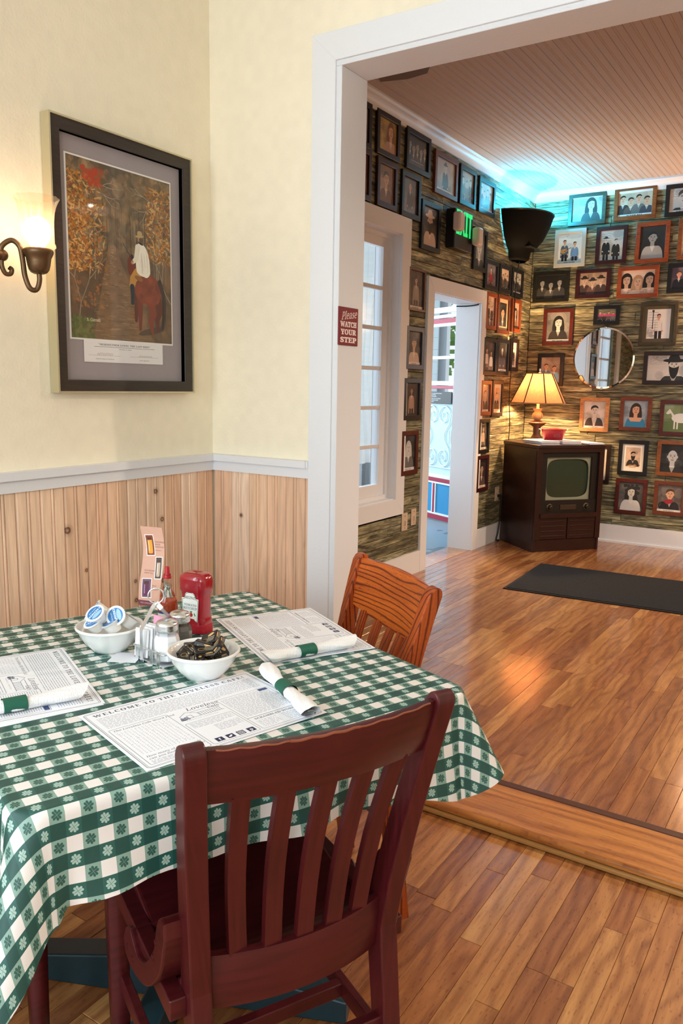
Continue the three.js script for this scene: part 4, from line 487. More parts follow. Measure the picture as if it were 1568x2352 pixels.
{ // red oval bucket
  const p = onTV(-0.07, 0.1); p[1] += 0.0305; const o = thing('metal_bucket', 'small red oval metal bucket on the television', 'bucket', p, TVT * 0.55);
  const red = std(0xa01226, 0.3), g = (k, y0) => { const q = lathe([[0.001, y0], [0.075 * k, y0], [0.1 * k, 0.085]], 40); q.scale(1, 1, 0.62); return q; };
  mesh('bowl', merge([g(1, 0), g(0.97, 0.003)]), red, o); mesh('rim', (() => { const t = new THREE.TorusGeometry(0.1, 0.0035, 8, 48); t.rotateX(Math.PI / 2); t.scale(1, 1, 0.62); t.translate(0, 0.085, 0); return t; })(), std(0xb82a38, 0.3), o);
  for (const s of [-1, 1]) mesh('handle', tube([[s * 0.098, 0.08, -0.018], [s * 0.118, 0.085, 0], [s * 0.098, 0.08, 0.018]], 0.003, 16, 6), M.steel, o);
  const em = new THREE.PlaneGeometry(0.05, 0.04); em.translate(0, 0, 0); const e = mesh('emblem', em, std(0xffffff, 0.5, { map: canvasTex(128, 104, (c, w, h) => { c.fillStyle = '#98122a'; c.fillRect(0, 0, w, h); c.strokeStyle = '#160a0c'; c.fillStyle = '#160a0c'; c.lineWidth = 5; c.beginPath(); c.arc(64, 58, 46, Math.PI, 6.28); c.stroke(); c.beginPath(); c.moveTo(34, 44); c.lineTo(64, 20); c.lineTo(94, 44); c.stroke(); c.font = 'bold 34px serif'; c.textAlign = 'center'; c.fillText('L&C', 64, 78); c.fillRect(18, 86, 92, 8); }) }), o); e.position.set(0.018, 0.042, 0.0565); e.rotation.x = -0.18; }
{ // table lamp
  const p = onTV(-0.12, -0.06); const o = thing('table_lamp', 'lit table lamp with a panelled tan shade on the television', 'lamp', [-0.345, tvTop, -4.42]); 
  mesh('base', lathe([[0, 0.0], [0.08, 0.0], [0.085, 0.02], [0.05, 0.03], [0.03, 0.06], [0.032, 0.12], [0.075, 0.15], [0.08, 0.158], [0.05, 0.165], [0.03, 0.175], [0.02, 0.18]], 32), std(0x4a2d20, 0.35), o);
  mesh('stem', lathe([[0.02, 0.178], [0.04, 0.195], [0.047, 0.215], [0.04, 0.235], [0.025, 0.25], [0.03, 0.258], [0.042, 0.275], [0.032, 0.27], [0.012, 0.262], [0.012, 0.42]], 32), std(0xb99a74, 0.4), o);
  mesh('harp', tube([[0, 0.4, 0], [0.05, 0.44, 0], [0.05, 0.52, 0], [0, 0.57, 0], [-0.05, 0.52, 0], [-0.05, 0.44, 0], [0, 0.4, 0]], 0.002, 40, 6), M.bronze, o);
  const N = 8, y0 = 0.323, y1 = 0.565, r0 = 0.232, r1 = 0.112, at = (i, r) => [Math.cos((i / N + 0.03) * 6.2832) * r, Math.sin((i / N + 0.03) * 6.2832) * r], sm = phys(0xcda07e, 0.9, { transmission: 0.12, thickness: 0, map: dataTex(128, 128, (u, v) => { const k = 0.9 + 0.1 * vnoise(u * 20, v * 20, 20, 20, 5) + 0.06 * (vnoise(u * 64, v * 64, 64, 64, 6) - 0.5); return [250 * k, 232 * k, 205 * k]; }, true) });
  const shade = mesh('lamp_shade', (() => { const pos = [], uv = []; for (let i = 0; i < N; i++) { const a = at(i, r0), b = at(i + 1, r0), c = at(i + 1, r1), d = at(i, r1); for (const [q, y, u, v] of [[a, y0, 0, 0], [b, y0, 1, 0], [c, y1, 1, 1], [a, y0, 0, 0], [c, y1, 1, 1], [d, y1, 0, 1]]) { pos.push(q[0], y, q[1]); uv.push(u, v); } } const g = new THREE.BufferGeometry(); g.setAttribute('position', new THREE.Float32BufferAttribute(pos, 3)); g.setAttribute('uv', new THREE.Float32BufferAttribute(uv, 2)); g.computeVertexNormals(); return g; })(), sm, o);
  const braid = std(0x4a2818, 0.8); for (let i = 0; i < N; i++) { const a = at(i, r0 + 0.001), d = at(i, r1 + 0.001); mesh('braid', tube([[a[0], y0, a[1]], [d[0], y1, d[1]]], 0.0045, 2, 6), braid, shade); }
  const hoop = (r, y) => { const p2 = []; for (let i = 0; i <= N; i++) { const a = at(i, r); p2.push(new THREE.Vector3(a[0], y, a[1])); } const gs = []; for (let i = 0; i < N; i++) gs.push(new THREE.TubeGeometry(new THREE.LineCurve3(p2[i], p2[i + 1]), 1, 0.004, 6)); return merge(gs); };
  for (const [r, y] of [[r0, y0], [r1, y1]]) mesh('shade_rim', hoop(r, y), std(0xb78f60, 0.8), shade); mesh('finial', lathe([[0, 0.61], [0.008, 0.605], [0.01, 0.595], [0.004, 0.585], [0.012, 0.575], [0.004, 0.565], [0.002, 0.56]], 16), M.chrome, o);
  mesh('bulb', new THREE.SphereGeometry(0.03, 16, 12).translate(0, 0.455, 0), std(0xffffff, 0.5, { emissive: 0xffd09a, emissiveIntensity: 20 }), o); mesh('pull_chain', tube([[0.045, 0.38, 0.03], [0.046, 0.2, 0.03]], 0.0015, 4, 5), M.bronze, o);
  const l = new THREE.PointLight(0xffcf98, 6, 0, 2); l.name = 'table_lamp_light'; l.position.set(-0.345, tvTop + 0.455, -4.42); l.castShadow = true; l.shadow.radius = 2; scene.add(l); }
{ // floor mat
  const a = onPlane('y', FL, 1143, 1340), b = onPlane('y', FL, 1268, 1297), c = onPlane('y', FL, 1568, 1421), z0 = (a.z + c.z) / 2, z1 = b.z - 0.02, x0 = (a.x + b.x) / 2;
  const o = thing('floor_mat', 'dark navy ribbed floor mat on the photo room floor', 'mat', [x0 + 0.9, FL, (z0 + z1) / 2], 0.055), w = 1.8, d = z0 - z1;
  mesh('rubber_edge', rbox(w, 0.006, d, 0.003, 0, 0.0035, 0), std(0x08080a, 0.9), o); mesh('pile', rbox(w - 0.04, 0.008, d - 0.04, 0.004, 0, 0.006, 0), std(0x070910, 1.0, { bumpMap: B_fine, bumpScale: 0.003 }), o); }

// ------------------------------------------------------------ sign on the jamb
{ const x = OX0 + 0.0015, tl = onPlane('x', x, 776, 703), br = onPlane('x', x, 818, 797), tr = onPlane('x', x, 823, 710), bl = onPlane('x', x, 774, 790), w = Math.abs(tl.z - (tr.z + br.z) / 2) - 0.002, y0 = (br.y + bl.y) / 2, h = (tl.y + tr.y) / 2 - y0;
  const o = thing('watch_your_step_sign', 'dark red Please Watch Your Step sign on the white jamb', 'sign', [OX0 + 0.0005, y0, (tl.z + (tr.z + br.z) / 2) / 2], Math.PI / 2);
  mesh('panel', rbox(w, h, 0.004, 0.0015, 0, h / 2, 0.002), std(0x7c1826, 0.4), o);
  const g = new THREE.PlaneGeometry(w * 0.97, h * 0.98); g.translate(0, h / 2, 0.0043);
  mesh('lettering', g, std(0xffffff, 0.4, { map: canvasTex(512, 512, (c) => { c.fillStyle = '#7c1626'; c.fillRect(0, 0, 512, 512); c.fillStyle = '#f4e9e4'; c.textAlign = 'center'; c.save(); c.translate(256, 150); c.transform(1, -0.12, -0.28, 1, 0, 0); c.font = '132px serif'; c.scale(1.05, 1.15); c.fillText('Please', 10, 0); c.restore(); c.font = 'bold 92px serif'; const t = (s, y, w2) => { c.save(); c.translate(256, y); const m = c.measureText(s).width; c.scale(w2 / m, 1.05); c.lineWidth = 5; c.strokeStyle = '#f4e9e4'; c.strokeText(s, 0, 0); c.fillText(s, 0, 0); c.restore(); }; t('WATCH', 262, 440); t('YOUR', 368, 410); t('STEP', 476, 440); }) }), o); }

// ------------------------------------------------------------ large framed print on the left wall
{ const z0 = 0.101, z1 = 0.658, y0 = 1.311, y1 = 2.073, w = z1 - z0, h = y1 - y0, o = thing('framed_print', 'large framed autumn woods print of a rider on a brown horse', 'picture', [WA + 0.002, y0, (z0 + z1) / 2], Math.PI / 2);
  const ring = (a, b, d, z, bev) => { const s = new THREE.Shape(); s.moveTo(-w / 2 + a, a); s.lineTo(w / 2 - a, a); s.lineTo(w / 2 - a, h - a); s.lineTo(-w / 2 + a, h - a); s.closePath(); const q = new THREE.Path(); q.moveTo(-w / 2 + b, b); q.lineTo(-w / 2 + b, h - b); q.lineTo(w / 2 - b, h - b); q.lineTo(w / 2 - b, b); q.closePath(); s.holes.push(q); const g = new THREE.ExtrudeGeometry(s, { depth: d, bevelEnabled: bev > 0, bevelSize: bev, bevelThickness: bev, bevelSegments: 2 }); g.translate(0, 0, z); return g; };
  mesh('gilt_edge', ring(0, 0.005, 0.036, 0, 0), std(0xcabf9e, 0.32, { metalness: 0.6 }), o); mesh('moulding', ring(0.0055, 0.036, 0.026, 0.002, 0.0025), std(0x362a20, 0.4, { map: T_mahog }), o); mesh('inner_fillet', ring(0.0345, 0.0385, 0.022, 0.004, 0), std(0x1a1512, 0.4), o);
  mesh('mat_board', box(-w / 2 + 0.036, w / 2 - 0.036, 0.036, h - 0.036, 0.004, 0.012), std(0x9a9092, 0.85), o);
  const pw = 0.405, ph = 0.508, py = 0.415, px = -0.008;
  mesh('white_border', box(px - pw / 2 - 0.005, px + pw / 2 + 0.005, py - ph / 2 - 0.005, py + ph / 2 + 0.005, 0.012, 0.0135), std(0xe8e4de, 0.7), o);
  const art = canvasTex(768, 960, (c, W, H) => {
    const g = (x, y, r, col, a) => { c.globalAlpha = a; c.fillStyle = col; c.beginPath(); c.ellipse(x, y, r * rr(0.6, 1.3), r * rr(0.5, 1.1), rr(0, 3), 0, 6.3); c.fill(); c.globalAlpha = 1; };
    c.fillStyle = '#5c4a38'; c.fillRect(0, 0, W, H); for (let i = 0; i < 900; i++) g(rr(0, W), rr(0, H * 0.5), rr(10, 46), ['#8a6a44', '#6a583e', '#4a4232', '#9c7a54', '#77674e', '#a88a64', '#5a4630'][i % 7], 0.35);
    for (let i = 0; i < 500; i++) g(rr(0, W), rr(H * 0.5, H), rr(12, 50), ['#6b5138', '#7a5c3e', '#584432', '#8a6848', '#4e3d2c'][i % 5], 0.35);
    for (let i = 0; i < 60; i++) { const x = rr(0, W), y0 = rr(H * 0.18, H * 0.3), y1 = rr(H * 0.46, H * 0.66), d = Math.abs(x - W * 0.4); c.globalAlpha = 0.35 + 0.3 * rnd(); c.strokeStyle = ['#2c241c', '#b3a48c', '#8d806c', '#3a2f26'][i % 4]; c.lineWidth = 2 + d / W * 12 * rnd(); c.beginPath(); c.moveTo(x, y0); c.lineTo(x + rr(-10, 10), y1); c.stroke(); } c.globalAlpha = 1;
    c.fillStyle = '#8a6a48'; c.beginPath(); c.moveTo(W * 0.36, H * 0.45); c.lineTo(W * 0.42, H * 0.45); c.lineTo(W * 0.8, H); c.lineTo(W * 0.2, H); c.globalAlpha = 0.55; c.fill(); c.globalAlpha = 1; for (let i = 0; i < 260; i++) { const t = rnd(), y = H * (0.46 + 0.54 * t), x = W * (0.39 + rr(-0.3, 0.35) * t); c.globalAlpha = 0.3; c.fillStyle = ['#b08c60', '#5a4630', '#c9a678', '#3f3226'][i % 4]; c.fillRect(x, y, rr(14, 60) * (0.3 + t), rr(2, 6)); } c.globalAlpha = 1;
    const br = (x, y, a, l, n) => { if (!n) return; const x2 = x + Math.cos(a) * l, y2 = y + Math.sin(a) * l; c.strokeStyle = n > 2 ? '#8c8172' : '#a89c8a'; c.lineWidth = n * 1.5; c.beginPath(); c.moveTo(x, y); c.quadraticCurveTo((x + x2) / 2 + rr(-10, 10), (y + y2) / 2 + rr(-10, 10), x2, y2); c.stroke(); br(x2, y2, a + rr(0.1, 0.6), l * 0.72, n - 1); br(x2, y2, a - rr(0.1, 0.7), l * 0.66, n - 1); };
    br(0, H * 0.11, 0.15, 150, 4); br(0, H * 0.38, 0.2, 110, 4); br(0, H * 0.6, -0.1, 100, 3); br(W * 0.05, H, -1.4, 200, 4); br(W, H * 0.12, 2.9, 130, 4); br(W, H * 0.75, -2.2, 120, 4); br(W * 0.9, H * 0.7, -1.5, 170, 4);
    for (let i = 0; i < 1500; i++) { const left = i % 3 !== 0, x = left ? rr(0, W * 0.34) * Math.sqrt(rnd()) : rr(W * 0.74, W), y = left ? rr(H * 0.08, H * 0.62) : rr(H * 0.06, H * 0.5); c.save(); c.translate(x, y); c.rotate(rr(0, 3.1)); c.globalAlpha = 0.75; c.fillStyle = ['#b9752c', '#a0621f', '#c89a52', '#7a4426', '#93581f', '#d0aa70', '#5c4a26'][i % 7]; c.beginPath(); c.ellipse(0, 0, rr(3, 6), rr(9, 20), 0, 0, 6.3); c.fill(); c.restore(); c.globalAlpha = 1; } for (let i = 0; i < 60; i++) g(rr(W * 0.14, W * 0.32), rr(H * 0.04, H * 0.13), 16, '#b0391c', 0.4); for (let i = 0; i < 120; i++) g(rr(0, W * 0.2), rr(H * 0.88, H), 14, ['#4d5a2c', '#6a7038'][i % 2], 0.5); for (let i = 0; i < 40; i++) g(rr(W * 0.05, W * 0.3), rr(H * 0.68, H * 0.82), 9, '#b06a34', 0.5);
    // rider and horse seen from behind
    c.globalAlpha = 0.5; c.fillStyle = '#2b2016'; c.beginPath(); c.ellipse(W * 0.78, H * 0.93, W * 0.14, H * 0.02, -0.2, 0, 6.3); c.fill(); c.globalAlpha = 1;
    const limb = (pts, w0, w1, col) => { for (let i = 0; i + 1 < pts.length; i++) for (let k = 0; k <= 14; k++) { const t = k / 14, q = (i + t) / (pts.length - 1); c.fillStyle = col; c.beginPath(); c.arc(W * (pts[i][0] + (pts[i + 1][0] - pts[i][0]) * t), H * (pts[i][1] + (pts[i + 1][1] - pts[i][1]) * t), w0 + (w1 - w0) * q, 0, 6.3); c.fill(); } };
    limb([[0.64, 0.7], [0.625, 0.8], [0.62, 0.87]], 26, 11, '#5c2416'); limb([[0.66, 0.72], [0.665, 0.82], [0.66, 0.92]], 24, 11, '#6e2e1c'); limb([[0.84, 0.7], [0.87, 0.8], [0.84, 0.86], [0.85, 0.92]], 34, 10, '#5c2416'); limb([[0.76, 0.72], [0.8, 0.82], [0.77, 0.87], [0.79, 0.94]], 36, 11, '#7a3420');
    c.fillStyle = '#6b2c1a'; c.beginPath(); c.moveTo(W * 0.6, H * 0.6); c.quadraticCurveTo(W * 0.53, H * 0.62, W * 0.545, H * 0.52); c.quadraticCurveTo(W * 0.56, H * 0.47, W * 0.6, H * 0.485); c.quadraticCurveTo(W * 0.65, H * 0.54, W * 0.66, H * 0.62); c.fill(); c.fillStyle = '#2a1610'; c.beginPath(); c.ellipse(W * 0.598, H * 0.505, 12, 30, -0.4, 0, 6.3); c.fill();
    c.fillStyle = '#7c3620'; c.beginPath(); c.moveTo(W * 0.6, H * 0.61); c.bezierCurveTo(W * 0.68, H * 0.57, W * 0.86, H * 0.56, W * 0.88, H * 0.66); c.bezierCurveTo(W * 0.91, H * 0.76, W * 0.8, H * 0.79, W * 0.72, H * 0.76); c.bezierCurveTo(W * 0.64, H * 0.77, W * 0.58, H * 0.7, W * 0.6, H * 0.61); c.fill();
    for (let i = 0; i < 60; i++) { c.globalAlpha = 0.16; c.fillStyle = ['#a8573a', '#4c1c10', '#96482c'][i % 3]; c.beginPath(); c.ellipse(W * rr(0.64, 0.86), H * rr(0.6, 0.76), rr(8, 34), rr(6, 22), rr(0, 3), 0, 6.3); c.fill(); } c.globalAlpha = 1;
    limb([[0.875, 0.62], [0.915, 0.7], [0.915, 0.82], [0.9, 0.9]], 17, 10, '#2c1a13'); limb([[0.885, 0.64], [0.93, 0.74], [0.925, 0.86]], 12, 7, '#3a241a');
    limb([[0.64, 0.585], [0.6, 0.62], [0.585, 0.66]], 30, 22, '#b9853e'); limb([[0.585, 0.67], [0.59, 0.72], [0.585, 0.765]], 17, 13, '#26303a'); c.fillStyle = '#8a5a30'; c.beginPath(); c.ellipse(W * 0.655, H * 0.615, 34, 14, 0.3, 0, 6.3); c.fill();
    c.fillStyle = '#e9e3d4'; c.beginPath(); c.moveTo(W * 0.655, H * 0.405); c.bezierCurveTo(W * 0.72, H * 0.39, W * 0.775, H * 0.44, W * 0.775, H * 0.575); c.quadraticCurveTo(W * 0.75, H * 0.615, W * 0.71, H * 0.6); c.quadraticCurveTo(W * 0.66, H * 0.6, W * 0.635, H * 0.575); c.quadraticCurveTo(W * 0.62, H * 0.53, W * 0.635, H * 0.48); c.quadraticCurveTo(W * 0.64, H * 0.43, W * 0.655, H * 0.405); c.fill(); limb([[0.65, 0.43], [0.63, 0.5], [0.6, 0.52]], 20, 12, '#ddd6c4'); c.fillStyle = '#b98c68'; c.beginPath(); c.arc(W * 0.592, H * 0.525, 10, 0, 6.3); c.fill();
    for (let i = 0; i < 16; i++) { c.globalAlpha = 0.5; c.strokeStyle = i % 2 ? '#b9ae9a' : '#c9bfae'; c.lineWidth = 3; const x = rr(0.66, 0.76); c.beginPath(); c.moveTo(W * (x - 0.012), H * rr(0.43, 0.5)); c.lineTo(W * x, H * rr(0.54, 0.6)); c.stroke(); } c.globalAlpha = 1;
    c.fillStyle = '#a87c58'; c.beginPath(); c.ellipse(W * 0.672, H * 0.38, 15, 20, 0, 0, 6.3); c.fill(); c.fillStyle = '#5a4330'; c.beginPath(); c.ellipse(W * 0.68, H * 0.385, 11, 16, 0, 0, 6.3); c.fill(); c.fillStyle = '#b39668'; c.beginPath(); c.ellipse(W * 0.67, H * 0.362, 33, 8, -0.12, 0, 6.3); c.fill(); c.beginPath(); c.ellipse(W * 0.673, H * 0.346, 20, 16, 0, 0, 6.3); c.fill(); c.fillStyle = '#1b1512'; c.beginPath(); c.ellipse(W * 0.68, H * 0.404, 20, 6, 0.3, 0, 6.3); c.fill(); c.strokeStyle = '#33261c'; c.lineWidth = 4; c.beginPath(); c.moveTo(W * 0.6, H * 0.52); c.lineTo(W * 0.5, H * 0.42); c.stroke();
    c.strokeStyle = '#e8dcc4'; c.lineWidth = 2; c.font = '22px serif'; c.fillStyle = '#e8dcc4'; c.fillText('S. Correll', W * 0.14, H * 0.9); });
  const ag = new THREE.PlaneGeometry(pw, ph); ag.translate(px, py, 0.0142); mesh('print', ag, std(0xffffff, 0.6, { map: art }), o);
  const cg = new THREE.PlaneGeometry(0.32, 0.064); cg.translate(-0.008, py - ph / 2 - 0.005 - 0.032, 0.0138); mesh('caption_card', cg, std(0xffffff, 0.8, { map: canvasTex(768, 176, (c, W) => { c.fillStyle = '#e2dedd'; c.scale(1, 0.8); c.fillRect(0, 0, 768, 220); c.fillStyle = '#55494a'; c.textAlign = 'center'; c.font = 'bold 25px serif'; c.fillText('"MERIWETHER LEWIS: THE LAST RIDE"', W / 2, 45); c.fillRect(90, 58, 590, 3); c.font = '14px serif'; c.fillText('(October 10, 1809)', W / 2, 84); c.strokeStyle = '#8a7d7e'; c.lineWidth = 2; c.beginPath(); c.moveTo(40, 150); c.lineTo(340, 150); c.moveTo(430, 150); c.lineTo(720, 150); c.stroke(); c.beginPath(); c.moveTo(120, 142); for (let i = 0; i < 30; i++) c.lineTo(120 + i * 5, 134 + 14 * Math.sin(i * 1.9)); c.moveTo(520, 145); for (let i = 0; i < 24; i++) c.lineTo(520 + i * 6, 140 + 10 * Math.sin(i * 2.3)); c.stroke(); c.fillText('limited edition certificate', 190, 190); c.fillText('artist signature', 575, 190); }) }), o);
  mesh('glass', box(-w / 2 + 0.036, w / 2 - 0.036, 0.036, h - 0.036, 0.019, 0.0205), phys(0xffffff, 0.02, { transmission: 1, thickness: 0, ior: 1.5, specularIntensity: 0.2 }), o); }
// ------------------------------------------------------------ wall sconce with ribbed glass
{ const bz = 0.893, by = 1.66, o = thing('wall_lamp', 'bronze wall sconce with a lit flared glass shade beside the print', 'wall light', [WA + 0.001, by, bz], Math.PI / 2);
  o.scale.setScalar(1.1); mesh('backplate', lathe([[0, 0.045], [0.022, 0.043], [0.03, 0.03], [0.055, 0.022], [0.068, 0.01], [0.07, 0]], 40).rotateX(Math.PI / 2), M.bronze, o);
  mesh('hub', merge([cyl(0.012, 0.012, 0.03, 0, 16).rotateZ(-Math.PI / 2).translate(0.02, 0.005, 0.05), new THREE.SphereGeometry(0.014, 16, 12).translate(0.055, 0.005, 0.05)]), M.bronze, o);
  // local +x is towards -z of the room: the shade stands to the right of the backplate in the picture
  const sx = 0.105, sz = 0.1;
  mesh('arm', merge([tube([[0.05, 0.0, 0.05], [0.052, 0.025, 0.055], [0.07, 0.04, 0.066], [0.084, 0.028, 0.076], [0.088, 0.0, 0.08], [0.09, -0.04, 0.084], [0.098, -0.068, 0.09], [0.112, -0.07, 0.096], [0.118, -0.05, 0.1], [0.118, -0.03, 0.1]], 0.0062, 70, 10), tube([[0.053, 0.0, 0.05], [0.053, -0.02, 0.05], [0.06, -0.036, 0.052], [0.071, -0.036, 0.056], [0.074, -0.026, 0.057], [0.068, -0.022, 0.056]], 0.0055, 40, 8)]), M.bronze, o);
  const cx = 0.118, cz = 0.1; mesh('lamp_cup', lathe([[0.004, -0.034], [0.012, -0.0335], [0.019, -0.03], [0.0235, -0.024], [0.0262, -0.014], [0.0278, -0.004], [0.029, 0.003], [0.0322, 0.009], [0.0345, 0.014], [0.035, 0.019], [0.0335, 0.023], [0.03, 0.025]], 48).translate(cx, 0, cz), M.bronze, o);
  const N = 10, g = lathe([[0.03, 0.024], [0.037, 0.025], [0.0412, 0.029], [0.041, 0.034], [0.0385, 0.039], [0.0375, 0.044], [0.0374, 0.06], [0.0378, 0.075], [0.0388, 0.092], [0.0405, 0.108], [0.0435, 0.121], [0.0475, 0.131], [0.0535, 0.142]], N * 12), p = g.attributes.position; for (let i = 0; i < p.count; i++) { const x = p.getX(i), z = p.getZ(i), y = p.getY(i), a = Math.atan2(z, x), f = ((a / 6.2832 * N) % 1 + 1) % 1, k = 1 - (y > 0.045 ? 0.075 : 0) * Math.pow(1 - Math.abs(f - 0.5) * 2, 1) * (1 + 0 * y); p.setX(i, x * k); p.setZ(i, z * k); } g.computeVertexNormals(); g.translate(cx, 0, cz);
  mesh('glass_shade', g, phys(0xfff1dc, 0.25, { transmission: 0.82, thickness: 0, emissive: 0xffc47c, emissiveIntensity: 0.12 }), o);
  mesh('bulb', lathe([[0.0005, 0.1], [0.01, 0.0985], [0.02, 0.093], [0.028, 0.083], [0.0315, 0.07], [0.031, 0.058], [0.027, 0.046], [0.021, 0.036], [0.016, 0.028]], 40).translate(cx, 0, cz), std(0xffffff, 0.5, { emissive: 0xffe6c0, emissiveIntensity: 2.2 }), o);
  const l = new THREE.PointLight(0xffd9b4, 0.075, 0, 2); l.name = 'wall_lamp_light'; l.position.set(WA + cz * 1.1, by + 0.077, bz - cx * 1.1); l.castShadow = true; l.shadow.radius = 1.5; scene.add(l); }
// ------------------------------------------------------------ dining table and its cloth
const TC = [0.7875, 1.0], TTH = -21.65 * RAD, TT = 0.767, tU = [Math.cos(TTH), -Math.sin(TTH)], tV = [Math.sin(TTH), Math.cos(TTH)];
{ const o = thing('dining_table', 'square pedestal dining table hidden under the green checked cloth', 'table', [TC[0], 0, TC[1]], TTH), hu = 0.452, hv = 0.428;
  mesh('tabletop', new RoundedBoxGeometry(hu * 2 - 0.05, 0.03, hv * 2 - 0.05, 3, 0.012).translate(0, TT - 0.0185, 0), std(0x6a4a30, 0.5, { map: T_oak }), o); mesh('column', merge([cyl(0.045, 0.045, 0.66, 0.05, 32), cyl(0.07, 0.05, 0.05, 0.05, 32)]), M.teal, o); mesh('top_plate', rbox(0.4, 0.02, 0.4, 0.004, 0, TT - 0.043, 0), M.teal, o);
  for (let k = 0; k < 4; k++) { const s = new THREE.Shape(); s.moveTo(0, 0.005); s.lineTo(0.36, 0.005); s.lineTo(0.36, 0.05); s.lineTo(0.3, 0.06); s.lineTo(0, 0.1); const g = new THREE.ExtrudeGeometry(s, { depth: 0.05, bevelEnabled: true, bevelSize: 0.004, bevelThickness: 0.005, bevelSegments: 2 }); g.translate(0.02, 0, -0.025); g.rotateY(Math.PI / 4 + k * Math.PI / 2); mesh('base_arm', g, M.teal, o); } }
{ // cloth: flat top, rolled edge, hanging sides with soft folds
  const PU = 0.0475, PV = 0.0437, hu = 0.452, hv = 0.428, rc = 0.05, re = 0.013, per = [], seg = 26, side = 46;
  const corner = [[1, 1, 0], [-1, 1, 90], [-1, -1, 180], [1, -1, 270]];      // (su, sv, start angle)
  for (const [su, sv, a0] of corner) { for (let i = 0; i <= seg; i++) { const a = (a0 + 90 * i / seg) * RAD; per.push({ p: [su * (hu - rc) + Math.cos(a) * (rc - 0.0), sv * (hv - rc) + Math.sin(a) * (rc - 0.0)], n: [Math.cos(a), Math.sin(a)], c: i / seg, k: su > 0 && sv > 0 ? 'tail' : su > 0 ? 'right' : 'other' }); }
    const nx = corner[(corner.findIndex((q) => q[2] === a0) + 1) % 4], A = (a0 + 90) * RAD, p0 = [su * (hu - rc) + Math.cos(A) * rc, sv * (hv - rc) + Math.sin(A) * rc], p1 = [nx[0] * (hu - rc) + Math.cos(A) * rc, nx[1] * (hv - rc) + Math.sin(A) * rc];
    for (let i = 1; i < side; i++) { const t = i / side; per.push({ p: [p0[0] + (p1[0] - p0[0]) * t, p0[1] + (p1[1] - p0[1]) * t], n: [Math.cos(A), Math.sin(A)], c: -1, t }); } }
  const pos = [], uv = [], idx = [], K = 22, N = per.length; let arc = 0;
  per.forEach((q, i) => {
    const pv = per[(i + N - 1) % N]; arc += Math.hypot(q.p[0] - pv.p[0], q.p[1] - pv.p[1]);
    const bump = q.c >= 0 ? Math.sin(q.c * Math.PI) : 0, b2 = bump * bump, front = (v) => { const V = [-0.45, -0.38, -0.27, -0.09, 0.06, 0.16, 0.25, 0.35, 0.45], Y = [0.198, 0.194, 0.168, 0.146, 0.145, 0.136, 0.13, 0.134, 0.152]; let i = 0; while (i < 7 && v > V[i + 1]) i++; return Y[i] + (Y[i + 1] - Y[i]) * Math.max(0, Math.min(1, (v - V[i]) / (V[i + 1] - V[i]))); }, mid = 0.165, drop = q.c < 0 ? (q.n[0] > 0.99 ? front(q.p[1]) : q.n[1] > 0.99 ? mid : q.n[1] < -0.99 ? mid + 0.03 * q.t : mid) : q.k === 'tail' ? 0.152 + (mid - 0.152) * q.c + 0.085 * Math.pow(bump, 3) : q.k === 'right' ? 0.195 - 0.04 * b2 : mid + 0.03 * b2;
    const near = q.c < 0 ? Math.min(1, Math.min(q.t, 1 - q.t) * 5) : 0;
    for (let k = 0; k <= K; k++) {
      let out, y; const l = (drop + re * 1.57) * k / K;
      if (l < re * 1.57) { const a = l / re; out = -re + re * Math.sin(a); y = TT - re + re * Math.cos(a); } else { const d = l - re * 1.57, f = d / drop; out = d * (0.08 + (q.k === 'tail' ? 0.36 * b2 : q.k === 'right' ? 0.47 * b2 : 0.26 * b2)) + f * f * (0.010 * Math.sin(arc * 21 + 0.6) + 0.007 * Math.sin(arc * 37 + 2)) * (q.c < 0 ? 1 : 0.6); y = TT - re - d * (1 - 0.02 * f); }
      pos.push(q.p[0] + q.n[0] * out, y, q.p[1] + q.n[1] * out); const cl = l - re; uv.push((q.p[0] + q.n[0] * cl) / PU, (q.p[1] + q.n[1] * cl) / PV);
      if (k < K) { const a = i * (K + 1) + k, b = ((i + 1) % N) * (K + 1) + k; idx.push(a, a + 1, b, b, a + 1, b + 1); }
    }
  });
  const c0 = pos.length / 3; pos.push(0, TT, 0); uv.push(0, 0); for (let i = 0; i < N; i++) idx.push(c0, i * (K + 1), ((i + 1) % N) * (K + 1));
  const g = new THREE.BufferGeometry(); g.setAttribute('position', new THREE.Float32BufferAttribute(pos, 3)); g.setAttribute('uv', new THREE.Float32BufferAttribute(uv, 2)); g.setIndex(idx); g.computeVertexNormals();
  const tex = canvasTex(512, 512, (c) => {
    c.fillStyle = '#efe9e4'; c.fillRect(0, 0, 512, 512); const dk = '#0b4942', md = '#1c5c53', lt = '#86a89b', speck = (x, y, a, n) => { for (let i = 0; i < 1500; i++) { c.fillStyle = rnd() > 0.5 ? a : n; c.globalAlpha = 0.28; c.fillRect(x + rnd() * 256, y + rnd() * 256, 4, 3); } c.globalAlpha = 1; };
    // quadrants: green crossing, green with pale clover, pale with dark clover, white
    c.fillStyle = dk; c.fillRect(0, 0, 256, 256); c.fillStyle = md; c.fillRect(0, 256, 256, 256); c.fillStyle = lt; c.fillRect(256, 0, 256, 256); speck(0, 256, '#1c4640', '#2c5d54'); speck(256, 0, '#6d9184', '#a3bab0');
